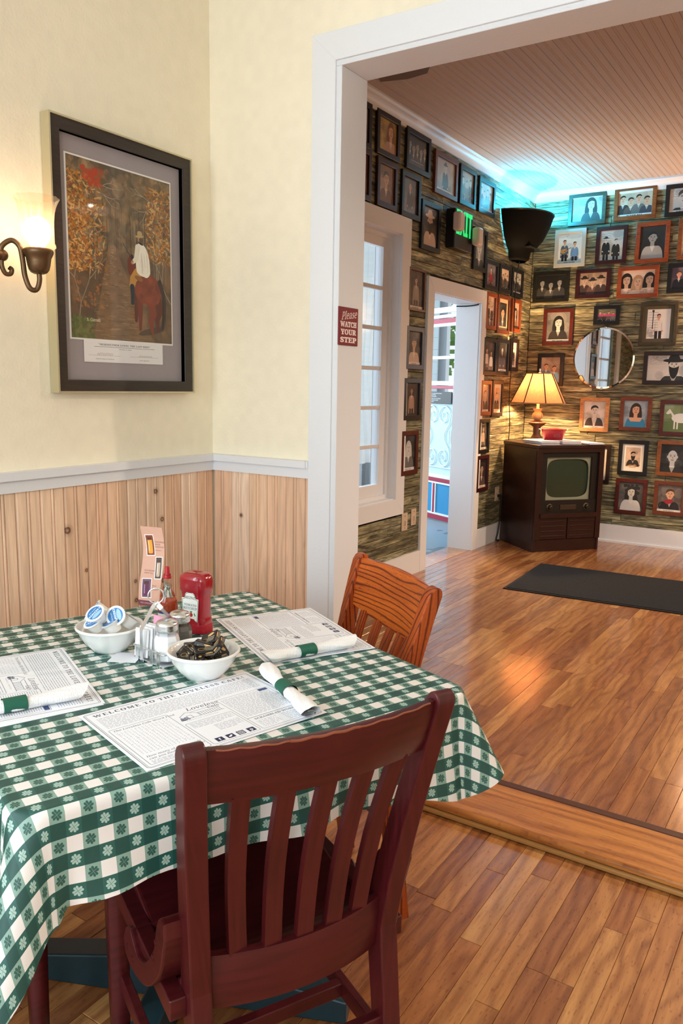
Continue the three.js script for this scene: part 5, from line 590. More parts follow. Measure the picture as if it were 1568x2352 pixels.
    const clover = (x, y, col, vein, r0) => { c.save(); c.translate(x, y); c.rotate(r0); c.scale(0.88, 0.88); for (let q = 0; q < 4; q++) { c.rotate(Math.PI / 2); c.fillStyle = col; c.beginPath(); c.moveTo(0, 4); c.bezierCurveTo(-40, -30, -66, -84, -28, -98); c.quadraticCurveTo(-6, -100, 0, -70); c.quadraticCurveTo(6, -100, 28, -98); c.bezierCurveTo(66, -84, 40, -30, 0, 4); c.fill(); c.strokeStyle = vein; c.lineWidth = 6; c.beginPath(); c.moveTo(0, 0); c.lineTo(0, -66); c.stroke(); } c.restore(); };
    clover(128, 384, '#a6c2b7', '#1f554a', 0.5); clover(384, 128, '#24574d', '#86a89b', 0.5); });
  tex.wrapS = tex.wrapT = THREE.RepeatWrapping; tex.offset.set(0.18, 0.3);
  const cl = mesh('tablecloth', g, phys(0xffffff, 0.5, { map: tex, clearcoat: 0.25, clearcoatRoughness: 0.35, bumpMap: B_fine, bumpScale: 0.0002 }), null, [TC[0], 0, TC[1]], [0, TTH, 0]); tag(cl, 'green and white checked clover tablecloth draped over the square table', 'tablecloth'); }

// ------------------------------------------------------------ chairs
function bent(w, h, t, bow, slope, y0, z0, nx = 20, arch = 0) {          // a rail bowed backwards in the middle, centred at y0
  const g = new THREE.BoxGeometry(w, h, t, nx, 4, 2), p = g.attributes.position; for (let i = 0; i < p.count; i++) { const x = p.getX(i), y = p.getY(i), k = 1 - Math.pow(2 * x / w, 2), e = Math.abs(y) > h * 0.49 && Math.abs(p.getZ(i)) > t * 0.49 ? 0.6 : 1; p.setXYZ(i, x, y0 - (y < 0 ? arch * k * (-2 * y / h) : 0) + y * (Math.abs(y) > h * 0.49 && e < 1 ? 0.985 : 1), z0 + p.getZ(i) * e - bow * k + slope * y); } g.computeVertexNormals(); return boxUV(g, 1);
}
function chair(name, label, mat, matCrest, pos, turn, worn, ch = 0.092, arch = 0) {
  const o = thing(name, label, 'chair', pos, turn, 'slat-back wooden chairs'), W = 0.445, pt = 0.034;
  const splay = (y) => 0.037 * Math.max(0, Math.min(1, (0.87 - y) / 0.42)), zAt = (y) => y < 0.43 ? -0.055 * (1 - y / 0.43) : -0.008 - 0.1 * Math.pow((y - 0.43) / 0.44, 1.25) + 0.008;
  for (const s of [-1, 1]) { const sh = new THREE.Shape(), ys = [0, 0.15, 0.3, 0.43, 0.52, 0.62, 0.72, 0.8, 0.855], dep = (y) => 0.022 - 0.007 * Math.abs(y - 0.45) / 0.45; ys.forEach((y, i) => i ? sh.lineTo(zAt(y) + dep(y), y) : sh.moveTo(zAt(y) + dep(y), y)); sh.quadraticCurveTo(zAt(0.875) + 0.012, 0.873, zAt(0.875), 0.873); sh.quadraticCurveTo(zAt(0.87) - 0.014, 0.872, zAt(0.855) - dep(0.855), 0.852); ys.slice(0, -1).reverse().forEach((y) => sh.lineTo(zAt(y) - dep(y), y));
    const g = new THREE.ExtrudeGeometry(sh, { depth: pt - 0.006, bevelEnabled: true, bevelSize: 0.003, bevelThickness: 0.003, bevelSegments: 2 }); g.rotateY(-Math.PI / 2); g.translate(s * (W / 2 - pt / 2) + pt / 2 - 0.003, 0, 0); const p = g.attributes.position, u = []; for (let i = 0; i < p.count; i++) p.setX(i, p.getX(i) - s * splay(p.getY(i))); for (let i = 0; i < p.count; i++) u.push(p.getY(i), p.getX(i) + p.getZ(i) + (s + 1) * 0.3); g.setAttribute('uv', new THREE.Float32BufferAttribute(u, 2)); mesh('back_post', g, mat, o); }
  const yc = 0.865 - ch / 2, slope = (zAt(0.86) - zAt(0.75)) / 0.11, inner = W - 2 * pt + 0.008, bow = 0.03, yl = 0.434, innerL = inner - 0.07;
  const cr = mesh('crest_rail', bent(inner, ch, 0.022, bow, slope, yc, zAt(yc), 20, arch), matCrest, o);
  if (worn) for (const [a, b, r] of [[-0.175, -0.03, 0.0024], [-0.035, 0.075, 0.0032], [0.07, 0.175, 0.0022]]) { const P = []; for (let i = 0; i <= 10; i++) { const x = a + (b - a) * i / 10; P.push([x, yc + ch / 2 - 0.0015 + 0.001 * Math.sin(i * 2), zAt(yc) + slope * 0.045 - bow * (1 - Math.pow(2 * x / inner, 2)) - 0.0075]); } mesh('worn_edge', tube(P, r * 0.7, 20, 6), std(0x8e4c34, 0.6, { map: T_wear }), cr); }
  mesh('lower_rail', bent(innerL, 0.096, 0.024, bow, -0.05, yl, zAt(yl)), mat, o);
  for (let i = 0; i < 5; i++) { const x = (i - 2) * 0.066, k = 1 - Math.pow(2 * x / inner, 2), ya = yl + 0.042, yb = yc - ch / 2 + 0.006 - arch * k, xa = (i - 2) * 0.054, za = zAt(yl) - bow * k, zb = zAt(yc) - bow * k - slope * ch * 0.48, g = new THREE.BoxGeometry(0.029, yb - ya, 0.013, 1, 6, 1), p = g.attributes.position; for (let j = 0; j < p.count; j++) { const t = p.getY(j) / (yb - ya) + 0.5; p.setXYZ(j, xa + (x - xa) * t + p.getX(j), ya + (yb - ya) * t, p.getZ(j) + za + (zb - za) * t + 0.012 * Math.sin(t * Math.PI)); } g.computeVertexNormals(); const uvv = g.attributes.uv; for (let j = 0; j < uvv.count; j++) uvv.setXY(j, uvv.getY(j) * 0.3 + i * 0.37, uvv.getX(j) * 0.03 + i * 0.21); mesh('slat', g, mat, o); }
  const prof = (pts) => { const s = new THREE.Shape(); s.moveTo(...pts[0]); s.splineThru(pts.slice(1).map((q) => new THREE.Vector2(...q))); return s; };
  { const s = new THREE.Shape(); s.moveTo(0.025, 0.43); s.bezierCurveTo(0.05, 0.4, 0.1, 0.395, 0.18, 0.412); s.bezierCurveTo(0.26, 0.428, 0.34, 0.443, 0.4, 0.442); s.quadraticCurveTo(0.435, 0.438, 0.435, 0.412); s.lineTo(0.4, 0.405); s.lineTo(0.06, 0.38); s.lineTo(0.025, 0.4); s.closePath();
    const g = new THREE.ExtrudeGeometry(s, { depth: 0.36, bevelEnabled: true, bevelSize: 0.004, bevelThickness: 0.006, bevelSegments: 2, curveSegments: 10 }); g.rotateY(-Math.PI / 2); g.translate(0.18, 0, 0); mesh('seat', boxUV(g), mat, o);
    const q = new THREE.Shape(); q.moveTo(0.175, 0.417); q.splineThru([[0.138, 0.397], [0.105, 0.405], [0.07, 0.432], [0.03, 0.482], [0.016, 0.524], [0.0, 0.55], [-0.022, 0.556]].map((v) => new THREE.Vector2(...v))); q.lineTo(-0.022, 0.532); q.splineThru([[-0.016, 0.515], [0.004, 0.462], [0.05, 0.408], [0.1, 0.372], [0.16, 0.352], [0.205, 0.352], [0.22, 0.372], [0.205, 0.402], [0.175, 0.417]].map((v) => new THREE.Vector2(...v)));
    for (const sd of [-1, 1]) { const e = new THREE.ExtrudeGeometry(q, { depth: 0.045, bevelEnabled: true, bevelSize: 0.003, bevelThickness: 0.004, bevelSegments: 2, curveSegments: 24 }); e.rotateY(-Math.PI / 2); e.translate(sd * 0.195 + 0.0225, 0, 0.012); const sw = mesh('seat_bracket', boxUV(e), mat, o); for (const [z, y] of [[0.02, 0.5], [0.036, 0.465], [0.165, 0.372], [0.195, 0.376]]) mesh('screw', cyl(0.0055, 0.0055, 0.003, 0, 10).rotateZ(Math.PI / 2).translate(sd * 0.2225, y, z + 0.012), mat, sw); } }
  for (const s of [-1, 1]) { const g = new THREE.CylinderGeometry(0.029, 0.022, 0.425, 4, 1); g.rotateY(Math.PI / 4); g.translate(s * 0.196, 0.2125, 0.39); mesh('front_leg', boxUV(g.toNonIndexed()), mat, o); mesh('side_rail', boxUV(rbox(0.028, 0.036, 0.385, 0.003, s * 0.198, 0.402, 0.19)), mat, o); mesh('side_stretcher', boxUV(rbox(0.018, 0.034, 0.41, 0.003, s * 0.188, 0.17, 0.175)), mat, o); }
  mesh('front_rail', boxUV(rbox(0.35, 0.045, 0.02, 0.003, 0, 0.375, 0.385)), mat, o); mesh('cross_stretcher', boxUV(rbox(0.365, 0.03, 0.02, 0.003, 0, 0.17, 0.16)), mat, o); mesh('back_stretcher', boxUV(rbox(0.34, 0.03, 0.02, 0.003, 0, 0.25, -0.022)), mat, o);
  return o;
}
const redWood = std(0x4e1418, 0.36, { map: T_wear }), redWood2 = std(0x4a1316, 0.34, { map: T_wear }), oakChair = std(0xb4551f, 0.36, { map: T_bold }), oakCrest = std(0xcf6c24, 0.34, { map: T_bold });
chair('dining_chair', 'worn dark red slat-back chair pushed in at the table edge facing the wall', redWood, redWood2, [1.247, 0, 1.196], -117.5 * RAD, true);
chair('dining_chair', 'orange oak slat-back chair at the table beside the opening', oakChair, oakCrest, [0.902, 0, 0.448], -33.7 * RAD, false, 0.125, 0.03);
chair('dining_chair', 'dark red slat-back chair at the table end by the wainscot', redWood, redWood2, [0.331, 0, 1.557], Math.atan2(0.369, -0.93), false);

// ------------------------------------------------------------ place mats, napkin rolls
const matTex = canvasTex(1536, 1120, (c, W, H) => {
  c.fillStyle = '#eef0f6'; c.fillRect(0, 0, W, H); const ink = '#3d4157', soft = '#8a8fa3'; c.strokeStyle = ink; c.lineWidth = 4; const rrect = (x, y, w, h, r) => { c.beginPath(); c.roundRect(x, y, w, h, r); c.stroke(); };
  rrect(26, 26, W - 52, H - 52, 26); c.lineWidth = 2.5; rrect(38, 38, W - 76, H - 76, 20); c.fillStyle = ink; c.textAlign = 'center'; c.font = 'bold 62px serif'; const t = 'WELCOME TO THE LOVELESS CAFE!'; { let x = W / 2 - 640; c.textAlign = 'left'; const ws = [...t].map((q) => c.measureText(q).width + 8), tot = ws.reduce((a, b) => a + b); [...t].forEach((q, i) => { c.fillText(q, x * 0 + (W - tot) / 2 + ws.slice(0, i).reduce((a, b) => a + b, 0), 112); }); }
  const lines = (x, y, w, n, lh, col = soft) => { c.fillStyle = col; for (let i = 0; i < n; i++) { let p = x; const e = x + w * (i === n - 1 ? 0.7 : 1); while (p < e) { const l = Math.min(rr(8, 46), e - p); c.fillRect(p, y + i * lh, l, 5); p += l + 8; } } };
  lines(80, 150, W - 160, 11, 20); c.strokeStyle = ink; c.lineWidth = 3; rrect(64, 392, 470, 664, 16); rrect(556, 640, 400, 416, 16); rrect(978, 392, 494, 664, 16);
  const script = (s, x, y, px) => { c.save(); c.translate(x, y); c.transform(1, 0, -0.25, 1, 0, 0); c.font = px + 'px serif'; c.fillStyle = ink; c.textAlign = 'left'; c.fillText(s, 0, 0); c.restore(); };
  script('The Loveless Cafe Word Find', 84, 440, 36); c.font = '20px sans-serif'; c.fillStyle = soft; for (let i = 0; i < 17; i++) for (let k = 0; k < 15; k++) c.fillText(String.fromCharCode(65 + Math.floor(rnd() * 26)), 92 + k * 28, 482 + i * 25); script('How many of these words', 90, 945, 34); script('can you find in the puzzle?', 90, 985, 34); lines(90, 1005, 400, 3, 16);
  // house drawing with the name
  c.strokeStyle = '#565b72'; c.lineWidth = 4; c.beginPath(); c.moveTo(590, 560); c.lineTo(590, 500); c.lineTo(660, 450); c.lineTo(740, 500); c.lineTo(740, 560); c.moveTo(740, 500); c.lineTo(930, 500); c.lineTo(930, 560); c.moveTo(700, 462); c.lineTo(900, 462); c.lineTo(945, 500); for (let i = 0; i < 9; i++) { c.moveTo(750 + i * 20, 505); c.lineTo(750 + i * 20, 560); } c.moveTo(570, 562); c.lineTo(950, 562); c.rect(640, 510, 40, 50); c.stroke(); for (let i = 0; i < 50; i++) { c.beginPath(); c.arc(rr(575, 640), rr(530, 575), 6, 0, 5); c.stroke(); } script('Loveless', 690, 432, 70); script('Cafe', 850, 480, 52); c.font = '18px sans-serif'; c.fillStyle = soft; c.fillText('N A S H V I L L E ,  T E N N E S S E E', 600, 600); lines(580, 660, 360, 5, 19); lines(720, 775, 220, 6, 19);
  c.fillStyle = '#23284a'; [600, 690, 780, 870].forEach((x, i) => { c.fillRect(x, 975, 62, 62); c.fillStyle = '#eef0f6'; c.font = 'bold 50px sans-serif'; c.textAlign = 'center'; if (i === 0) c.fillText('f', x + 31, 1026); else if (i === 2) { c.strokeStyle = '#eef0f6'; c.lineWidth = 5; c.strokeRect(x + 12, 987, 38, 38); c.beginPath(); c.arc(x + 31, 1006, 10, 0, 6.3); c.stroke(); } else if (i === 3) c.fillText('p', x + 31, 1022); else { c.beginPath(); c.ellipse(x + 28, 1010, 18, 10, -0.5, 0, 6.3); c.fill(); c.beginPath(); c.arc(x + 42, 998, 8, 0, 6.3); c.fill(); } c.fillStyle = '#23284a'; });
  c.textAlign = 'left'; lines(1000, 420, 450, 22, 18); c.strokeStyle = ink; c.beginPath(); c.moveTo(978, 840); c.lineTo(1472, 840); c.stroke(); c.font = 'bold 38px serif'; c.fillStyle = ink; c.fillText('SCRAMBLED WORDS', 1020, 890); lines(1010, 915, 180, 6, 22); lines(1240, 915, 180, 6, 22); c.fillStyle = '#3b4d7c'; c.fillRect(1370, 400, 86, 40); });
const matM = std(0xffffff, 0.75, { map: matTex });
for (const [x, z, psi, l] of [[1.019, 1.16, 73.6, 'paper place mat in front of the red chair back, text facing it'], [0.625, 1.266, -25.8, 'paper place mat at the wall end of the table'], [0.866, 0.695, 149.6, 'paper place mat in front of the orange oak chair']]) { const g = new THREE.BoxGeometry(0.352, 0.0006, 0.258); const n = g.attributes.normal, uv = g.attributes.uv; for (let i = 0; i < uv.count; i++) if (n.getY(i) < 0.5) uv.setXY(i, 0.01, 0.01); tag(mesh('place_mat', g, matM, null, [x, TT + 0.0012, z], [0, psi * RAD, 0]), l, 'place mat', 'paper place mats'); }
tag(mesh('place_mat', new THREE.BoxGeometry(0.352, 0.0006, 0.258), std(0xeef0f6, 0.75), null, [0.63, TT + 0.0004, 1.285], [0, -22 * RAD, 0]), 'second paper place mat lying underneath the one by the wall', 'place mat', 'paper place mats');
const nap = std(0xf0efee, 0.9, { bumpMap: B_fine, bumpScale: 0.001 }), band = std(0x0f5c48, 0.55);
function roll(x0, z0, x1, z1, label, h) {
  const l = Math.hypot(x1 - x0, z1 - z0), o = thing('napkin_roll', label, 'napkin', [(x0 + x1) / 2, TT + h, (z0 + z1) / 2], Math.atan2(-(z1 - z0), x1 - x0), 'rolled napkins with green bands'), N = 40, K = 28, pos = [], idx = [];
  for (let i = 0; i <= N; i++) { const t = i / N, x = (t - 0.5) * l, w = 0.0135 + 0.005 * Math.pow(Math.abs(t - 0.45) * 2, 2) + 0.002 * Math.sin(t * 17), hh = 0.011 + 0.0025 * Math.pow(Math.abs(t - 0.5) * 2, 2); for (let k = 0; k <= K; k++) { const a = k / K * 6.2832, f = 1 + 0.06 * Math.sin(a * 3 + t * 9) + 0.035 * Math.sin(a * 7 + t * 23); pos.push(x + 0.012 * Math.sin(a) * (t > 0.95 ? 1 : t < 0.05 ? -1 : 0), hh + Math.sin(a) * hh * (Math.sin(a) < 0 ? 0.98 : f), Math.cos(a) * w * f); if (i < N && k < K) { const q = i * (K + 1) + k; idx.push(q, q + 1, q + K + 1, q + 1, q + K + 2, q + K + 1); } } }
  const g = new THREE.BufferGeometry(); g.setAttribute('position', new THREE.Float32BufferAttribute(pos, 3)); g.setIndex(idx); g.computeVertexNormals(); g.setAttribute('uv', new THREE.Float32BufferAttribute(pos.filter((_, i) => i % 3 !== 1).map((v) => v * 4), 2)); mesh('napkin', g, nap, o);
  const b = new THREE.CylinderGeometry(1, 1, 0.04, 32, 1, true); b.rotateZ(Math.PI / 2); b.scale(1, 0.0128, 0.016); b.translate(-0.01, 0.0127, 0); mesh('paper_band', b, band, o);
  
  mesh('cutlery', merge([rbox(l * 0.9, 0.003, 0.012, 0.0014, 0.004, 0.012, -0.002), rbox(l * 0.92, 0.003, 0.01, 0.0014, 0.0, 0.016, 0.003)]), M.steel, o); return o; }
roll(0.998, 0.952, 1.186, 1.068, 'rolled napkin with green band across the mat by the red chair', 0.0018);
roll(0.948, 0.893, 1.035, 0.70, 'rolled napkin with green band on the mat by the oak chair', 0.0018);
roll(0.70, 1.43, 0.785, 1.235, 'rolled napkin with green band on the mat at the wall end', 0.0018);

// ------------------------------------------------------------ bowls, creamers, packets
const onTab = (x, y, h = 0) => { const p = onPlane('y', TT + h, x, y); return [p.x, TT + 0.0006, p.z]; };
const bowlG = lathe([[0, 0.006], [0.03, 0.0], [0.037, 0.0], [0.039, 0.005], [0.052, 0.02], [0.063, 0.04], [0.068, 0.055], [0.0725, 0.058], [0.0735, 0.062], [0.0715, 0.0655], [0.068, 0.064], [0.064, 0.056], [0.056, 0.035], [0.044, 0.018], [0.02, 0.011], [0, 0.0105]], 64); bowlG.scale(1, 0.86, 1);
const b1 = onTab(252, 1437, 0.053), b2 = onTab(467, 1490, 0.056);
tag(mesh('bowl', bowlG, M.ceramic, null, b1), 'white ceramic bowl holding creamer cups', 'bowl'); tag(mesh('bowl', bowlG, M.ceramic, null, b2), 'white ceramic bowl holding black packets', 'bowl');
{ const lidT = canvasTex(128, 128, (c) => { c.fillStyle = '#e9edf2'; c.fillRect(0, 0, 128, 128); c.fillStyle = '#2f78b8'; c.beginPath(); c.arc(64, 64, 52, 0, 6.3); c.fill(); c.fillStyle = '#9cc6e6'; c.beginPath(); c.ellipse(64, 40, 40, 16, 0, 0, 6.3); c.fill(); c.fillStyle = '#f4f8fb'; c.font = 'bold 22px sans-serif'; c.textAlign = 'center'; c.fillText('CREAMER', 64, 74); c.font = '13px sans-serif'; c.fillText('half & half', 64, 94); });
  const cup = lathe([[0.0, 0.0], [0.0115, 0.0], [0.0128, 0.002], [0.0165, 0.021], [0.0195, 0.0215], [0.0195, 0.0225], [0, 0.0226]], 28), lidG = new THREE.CircleGeometry(0.0185, 28).rotateX(-Math.PI / 2).translate(0, 0.0231, 0), cm = phys(0xf3f2ee, 0.35, {}), lm = std(0xffffff, 0.35, { map: lidT });
  const sp = []; for (let i = 0; i < 5; i++) { const a = i * 1.2566 + 0.3; sp.push([Math.cos(a) * 0.036, 0.036 + 0.003 * (i % 2), Math.sin(a) * 0.036, [0.4, 0.35, 0.5, -0.4, -0.5][i], [0.3, 0.2, -0.3, 0.4, 0.3][i]]); } sp.push([0.002, 0.061, 0.03, 1.0, 0.3], [0.026, 0.061, -0.012, 0.6, -0.6], [-0.03, 0.061, -0.012, 0.9, 0.6]);
  sp.forEach(([x, y, z, ax, az], i) => { const o = thing('creamer_cup', 'white creamer cup with a blue foil lid in the bowl', 'creamer', [b1[0] + x * 0.86, b1[1] + y + 0.011, b1[2] + z * 0.86], 0, 'creamer cups in the bowl'); o.rotation.set(ax, i * 0.9, az); o.scale.setScalar(1.12); mesh('cup', cup, cm, o); mesh('foil_lid', lidG, lm, o); }); }
{ const pt = canvasTex(128, 128, (c) => { c.fillStyle = '#0f0e0f'; c.fillRect(0, 0, 128, 128); c.strokeStyle = '#c49a5a'; c.lineWidth = 3; c.beginPath(); c.arc(40, 84, 20, 0, 6.3); c.stroke(); c.fillStyle = '#d8a86a'; c.beginPath(); c.ellipse(82, 34, 26, 14, -0.4, 0, 6.3); c.fill(); c.fillStyle = '#e6d9bd'; c.font = 'bold 15px sans-serif'; c.fillText('BUTTER', 62, 72); c.fillText('SPREAD', 62, 92); c.fillRect(62, 102, 50, 3); });
  const pm = phys(0xffffff, 0.38, { map: pt }), g = new RoundedBoxGeometry(0.042, 0.012, 0.032, 2, 0.0025);
  const sp = [[-0.04, 0.052, 0.014, 0.2, 0.3, 0.2], [-0.036, 0.058, -0.008, -0.3, 1.0, 0.2], [-0.012, 0.06, 0.02, 0.35, -0.4, 0.1], [0.004, 0.066, -0.004, -0.25, 0.6, -0.15], [0.0, 0.072, -0.026, 0.6, 0.4, 0.3], [0.022, 0.062, 0.018, 0.3, 0.9, -0.2], [0.042, 0.066, -0.004, 0.3, 0.5, 0.75], [0.03, 0.055, -0.026, 0.1, -0.5, -0.3], [-0.016, 0.05, 0.038, 0.5, 0.2, 0], [0.014, 0.05, 0.042, 0.3, -0.8, 0.1], [-0.02, 0.056, -0.036, -0.4, 0.2, 0.1], [0.0, 0.04, 0.0, 0, 0.4, 0]];
  sp.forEach(([x, y, z, ax, ay, az]) => { const m = mesh('butter_packet', g, pm, null, [b2[0] + x * 0.74, b2[1] + y - 0.003, b2[2] + z * 0.74]); m.rotation.set(ax, ay, az); tag(m, 'small black printed packet in the white bowl', 'packet', 'black packets in the bowl'); }); }

// ------------------------------------------------------------ caddy, shakers, sugar packets, card
const CD = [0.753, TT + 0.0006, 1.001], CR = -8 * RAD, inCd = (a, y, b) => [CD[0] + a * Math.cos(CR) + b * Math.sin(CR), CD[1] + y, CD[2] - a * Math.sin(CR) + b * Math.cos(CR)];
{ const o = thing('condiment_caddy', 'chrome wire caddy with a ring handle on the tablecloth', 'caddy', CD, CR), w = 0.052, d = 0.034; const rp = onPlane('y', TT + 0.142, 358, 1369), ra = Math.max(-0.04, (rp.x - CD[0]) * Math.cos(CR) - (rp.z - CD[2]) * Math.sin(CR)), rb = Math.max(-0.03, (rp.x - CD[0]) * Math.sin(CR) + (rp.z - CD[2]) * Math.cos(CR));
  mesh('tray', rbox(2 * w, 0.003, 2 * d, 0.001, 0, 0.003, 0), M.chrome, o); mesh('rim_wire', tube([[-w, 0.03, -d], [w, 0.03, -d], [w, 0.03, d], [-w, 0.03, d]].flatMap((p, i, A) => { const q = A[(i + 1) % 4]; return [p, [(p[0] * 2 + q[0]) / 3, 0.03, (p[2] * 2 + q[2]) / 3], [(p[0] + 2 * q[0]) / 3, 0.03, (p[2] + 2 * q[2]) / 3]]; }), 0.0016, 80, 6, true), M.chrome, o);
  for (const x of [-0.038, 0.012, 0.036]) for (const s of [-1, 1]) mesh('side_strip', rbox(0.01, 0.036, 0.0018, 0.0005, x, 0.016, s * (d + 0.001)), M.chrome, o); for (const s of [-1, 1]) mesh('end_strip', rbox(0.0016, 0.036, 0.008, 0.0005, s * (w + 0.001), 0.016, 0), M.chrome, o);
  const strip = (pts) => { const gs = []; for (let i = 0; i + 1 < pts.length; i++) { const a = new THREE.Vector3(...pts[i]), b = new THREE.Vector3(...pts[i + 1]), l = a.distanceTo(b), g = new THREE.BoxGeometry(0.01, l + 0.001, 0.0018); g.applyQuaternion(new THREE.Quaternion().setFromUnitVectors(new THREE.Vector3(0, 1, 0), b.clone().sub(a).normalize())); const m = a.add(b).multiplyScalar(0.5); g.translate(m.x, m.y, m.z); gs.push(g); } return merge(gs); };
  mesh('handle', strip([[-0.018, 0, d + 0.003], [-0.018, 0.07, d + 0.003], [ra - 0.006, 0.115, rb + 0.006], [ra, 0.127, rb], [ra + 0.01, 0.115, rb - 0.006], [0.004, 0.07, -d - 0.003], [0.004, 0.0, -d - 0.003]]), M.chrome, o); mesh('ring', new THREE.TorusGeometry(0.016, 0.0016, 8, 40).rotateY(0.9).translate(ra, 0.142, rb), M.chrome, o); }
function shaker(p, fill, label) { const o = thing('shaker', label, 'shaker', p, CR + 0.2); o.scale.setScalar(1.22); const oct = (r0, r1, pts) => { const g = new THREE.LatheGeometry(pts.map((q) => new THREE.Vector2(q[0], q[1])), 8); const m = g.toNonIndexed(); m.computeVertexNormals(); return m; };
  mesh('glass_body', oct(0, 0, [[0.001, 0.002], [0.0195, 0.002], [0.0215, 0.005], [0.0215, 0.038], [0.017, 0.052], [0.017, 0.056]]), M.glassPane, o); mesh('contents', oct(0, 0, [[0, 0.0035], [0.0192, 0.003], [0.0211, 0.0055], [0.0211, 0.0375], [0.0185, 0.0455], [0, 0.046]]), fill, o);
  mesh('metal_cap', lathe([[0.0175, 0.052], [0.0188, 0.053], [0.0188, 0.058], [0.0182, 0.06], [0.0188, 0.063], [0.0185, 0.066], [0.016, 0.0695], [0.01, 0.072], [0, 0.0725]], 32), M.chrome, o); }
shaker(inCd(0.022, 0.005, 0.002), std(0xf2f2f4, 0.9), 'glass salt shaker with a metal cap in the caddy'); shaker(inCd(-0.024, 0.0004, -0.0665), std(0x6b6a66, 0.9, { map: T_wear }), 'glass pepper shaker with a metal cap standing behind the caddy');
{ const st = canvasTex(128, 160, (c) => { c.fillStyle = '#f0eff0'; c.fillRect(0, 0, 128, 160); c.strokeStyle = '#c9c6c4'; c.lineWidth = 3; c.beginPath(); c.arc(64, 96, 30, 0, 6.3); c.stroke(); c.fillStyle = '#b9b4b0'; c.font = '34px serif'; c.textAlign = 'center'; c.fillText('D', 64, 108); }), sm = std(0xffffff, 0.8, { map: st }), pk = std(0xe7a3bd, 0.8);
  for (let i = 0; i < 7; i++) { const pink = i > 4, g = new RoundedBoxGeometry(0.042, 0.06, 0.004, 2, 0.0018); const m = mesh('sugar_packet', g, pink ? pk : sm, null, inCd(pink ? -0.027 : -0.033 + 0.003 * (i % 2), 0.036 + (pink ? 0.014 : 0) + 0.003 * (i % 3), 0.026 - i * 0.008)); m.rotation.set(-0.12, CR + rr(-0.08, 0.08), rr(-0.06, 0.06)); tag(m, pink ? 'pink sweetener packet standing in the caddy' : 'white sugar packet standing in the caddy', 'packet', pink ? 'pink packets in the caddy' : 'white packets in the caddy'); } }
{ const p = onTab(287, 1517); const g = new THREE.BoxGeometry(0.06, 0.0008, 0.06); tag(mesh('table_card', g, std(0xe9eaee, 0.7), null, [p[0] - 0.01, TT + 0.0012, p[2] - 0.012], [0, 0.5, 0]), 'small white printed card lying beside the caddy', 'card'); }
{ // drink card standing in the ring
  const p = onPlane('y', TT + 0.112, 352, 1388), w = 0.056, h = 0.172, g = new THREE.PlaneGeometry(w, h, 6, 20), q = g.attributes.position; for (let i = 0; i < q.count; i++) { const y = q.getY(i) / h + 0.5; q.setZ(i, 0.006 * Math.sin(y * 5 + 0.5)); q.setX(i, q.getX(i) + 0.006 * Math.sin(y * 4.2 - 1) + 0.008 * (y - 0.5)); } g.translate(0, h / 2, 0); g.computeVertexNormals();
  const tex = canvasTex(320, 980, (c, W, H) => { c.fillStyle = '#c99a84'; c.fillRect(0, 0, W, H); for (let i = 0; i < 300; i++) { c.globalAlpha = 0.12; c.fillStyle = i % 2 ? '#e0b9a2' : '#a87a66'; c.fillRect(rr(0, W), rr(0, H), rr(10, 60), 4); } c.globalAlpha = 1; const ph = (x, y, w2, h2, a, b) => { c.save(); c.translate(x, y); c.rotate(-0.07); c.fillStyle = '#efe6e0'; c.fillRect(-9, -9, w2 + 18, h2 + 18); c.fillStyle = a; c.fillRect(0, 0, w2, h2); c.fillStyle = b; c.beginPath(); c.roundRect(w2 * 0.18, h2 * 0.2, w2 * 0.6, h2 * 0.72, 16); c.fill(); c.fillStyle = 'rgba(255,255,255,.5)'; c.fillRect(w2 * 0.25, h2 * 0.3, 10, h2 * 0.5); c.fillStyle = '#4a2a18'; c.fillRect(w2 * 0.2, h2 * 0.12, w2 * 0.56, h2 * 0.12); c.restore(); }; ph(50, 110, 110, 240, '#7a3a22', '#e8952c'); ph(200, 370, 84, 250, '#4a3b34', '#b99f8a'); ph(40, 640, 130, 230, '#6a4a5e', '#5e2a4a');
    c.fillStyle = '#6a3a34'; c.font = 'bold 22px serif'; ['STRAWBERRY', 'PEACH', 'LEMONADE'].forEach((s, i) => c.fillText(s.slice(0, 9), 182, 190 + i * 30)); ['BLACKBERRY', 'SWEET TEA'].forEach((s, i) => c.fillText(s, 50, 540 + i * 30)); ['BLUE', 'BRAMBLE'].forEach((s, i) => c.fillText(s, 196, 720 + i * 30)); c.fillRect(182, 282, 90, 4); c.fillRect(196, 760, 90, 4); c.fillStyle = '#6b3340'; c.fillRect(0, H - 70, W, 70); c.fillStyle = '#d8b8a6'; c.font = '24px serif'; c.fillText('THE LOVELESS CAFE', 30, H - 28); });
  tag(mesh('drink_card', g, std(0xffffff, 0.55, { map: tex }), null, [p.x, TT + 0.108, p.z], [0.04, 8 * RAD, 0.02]), 'tall tan drink card standing in the ring of the caddy', 'menu card'); }
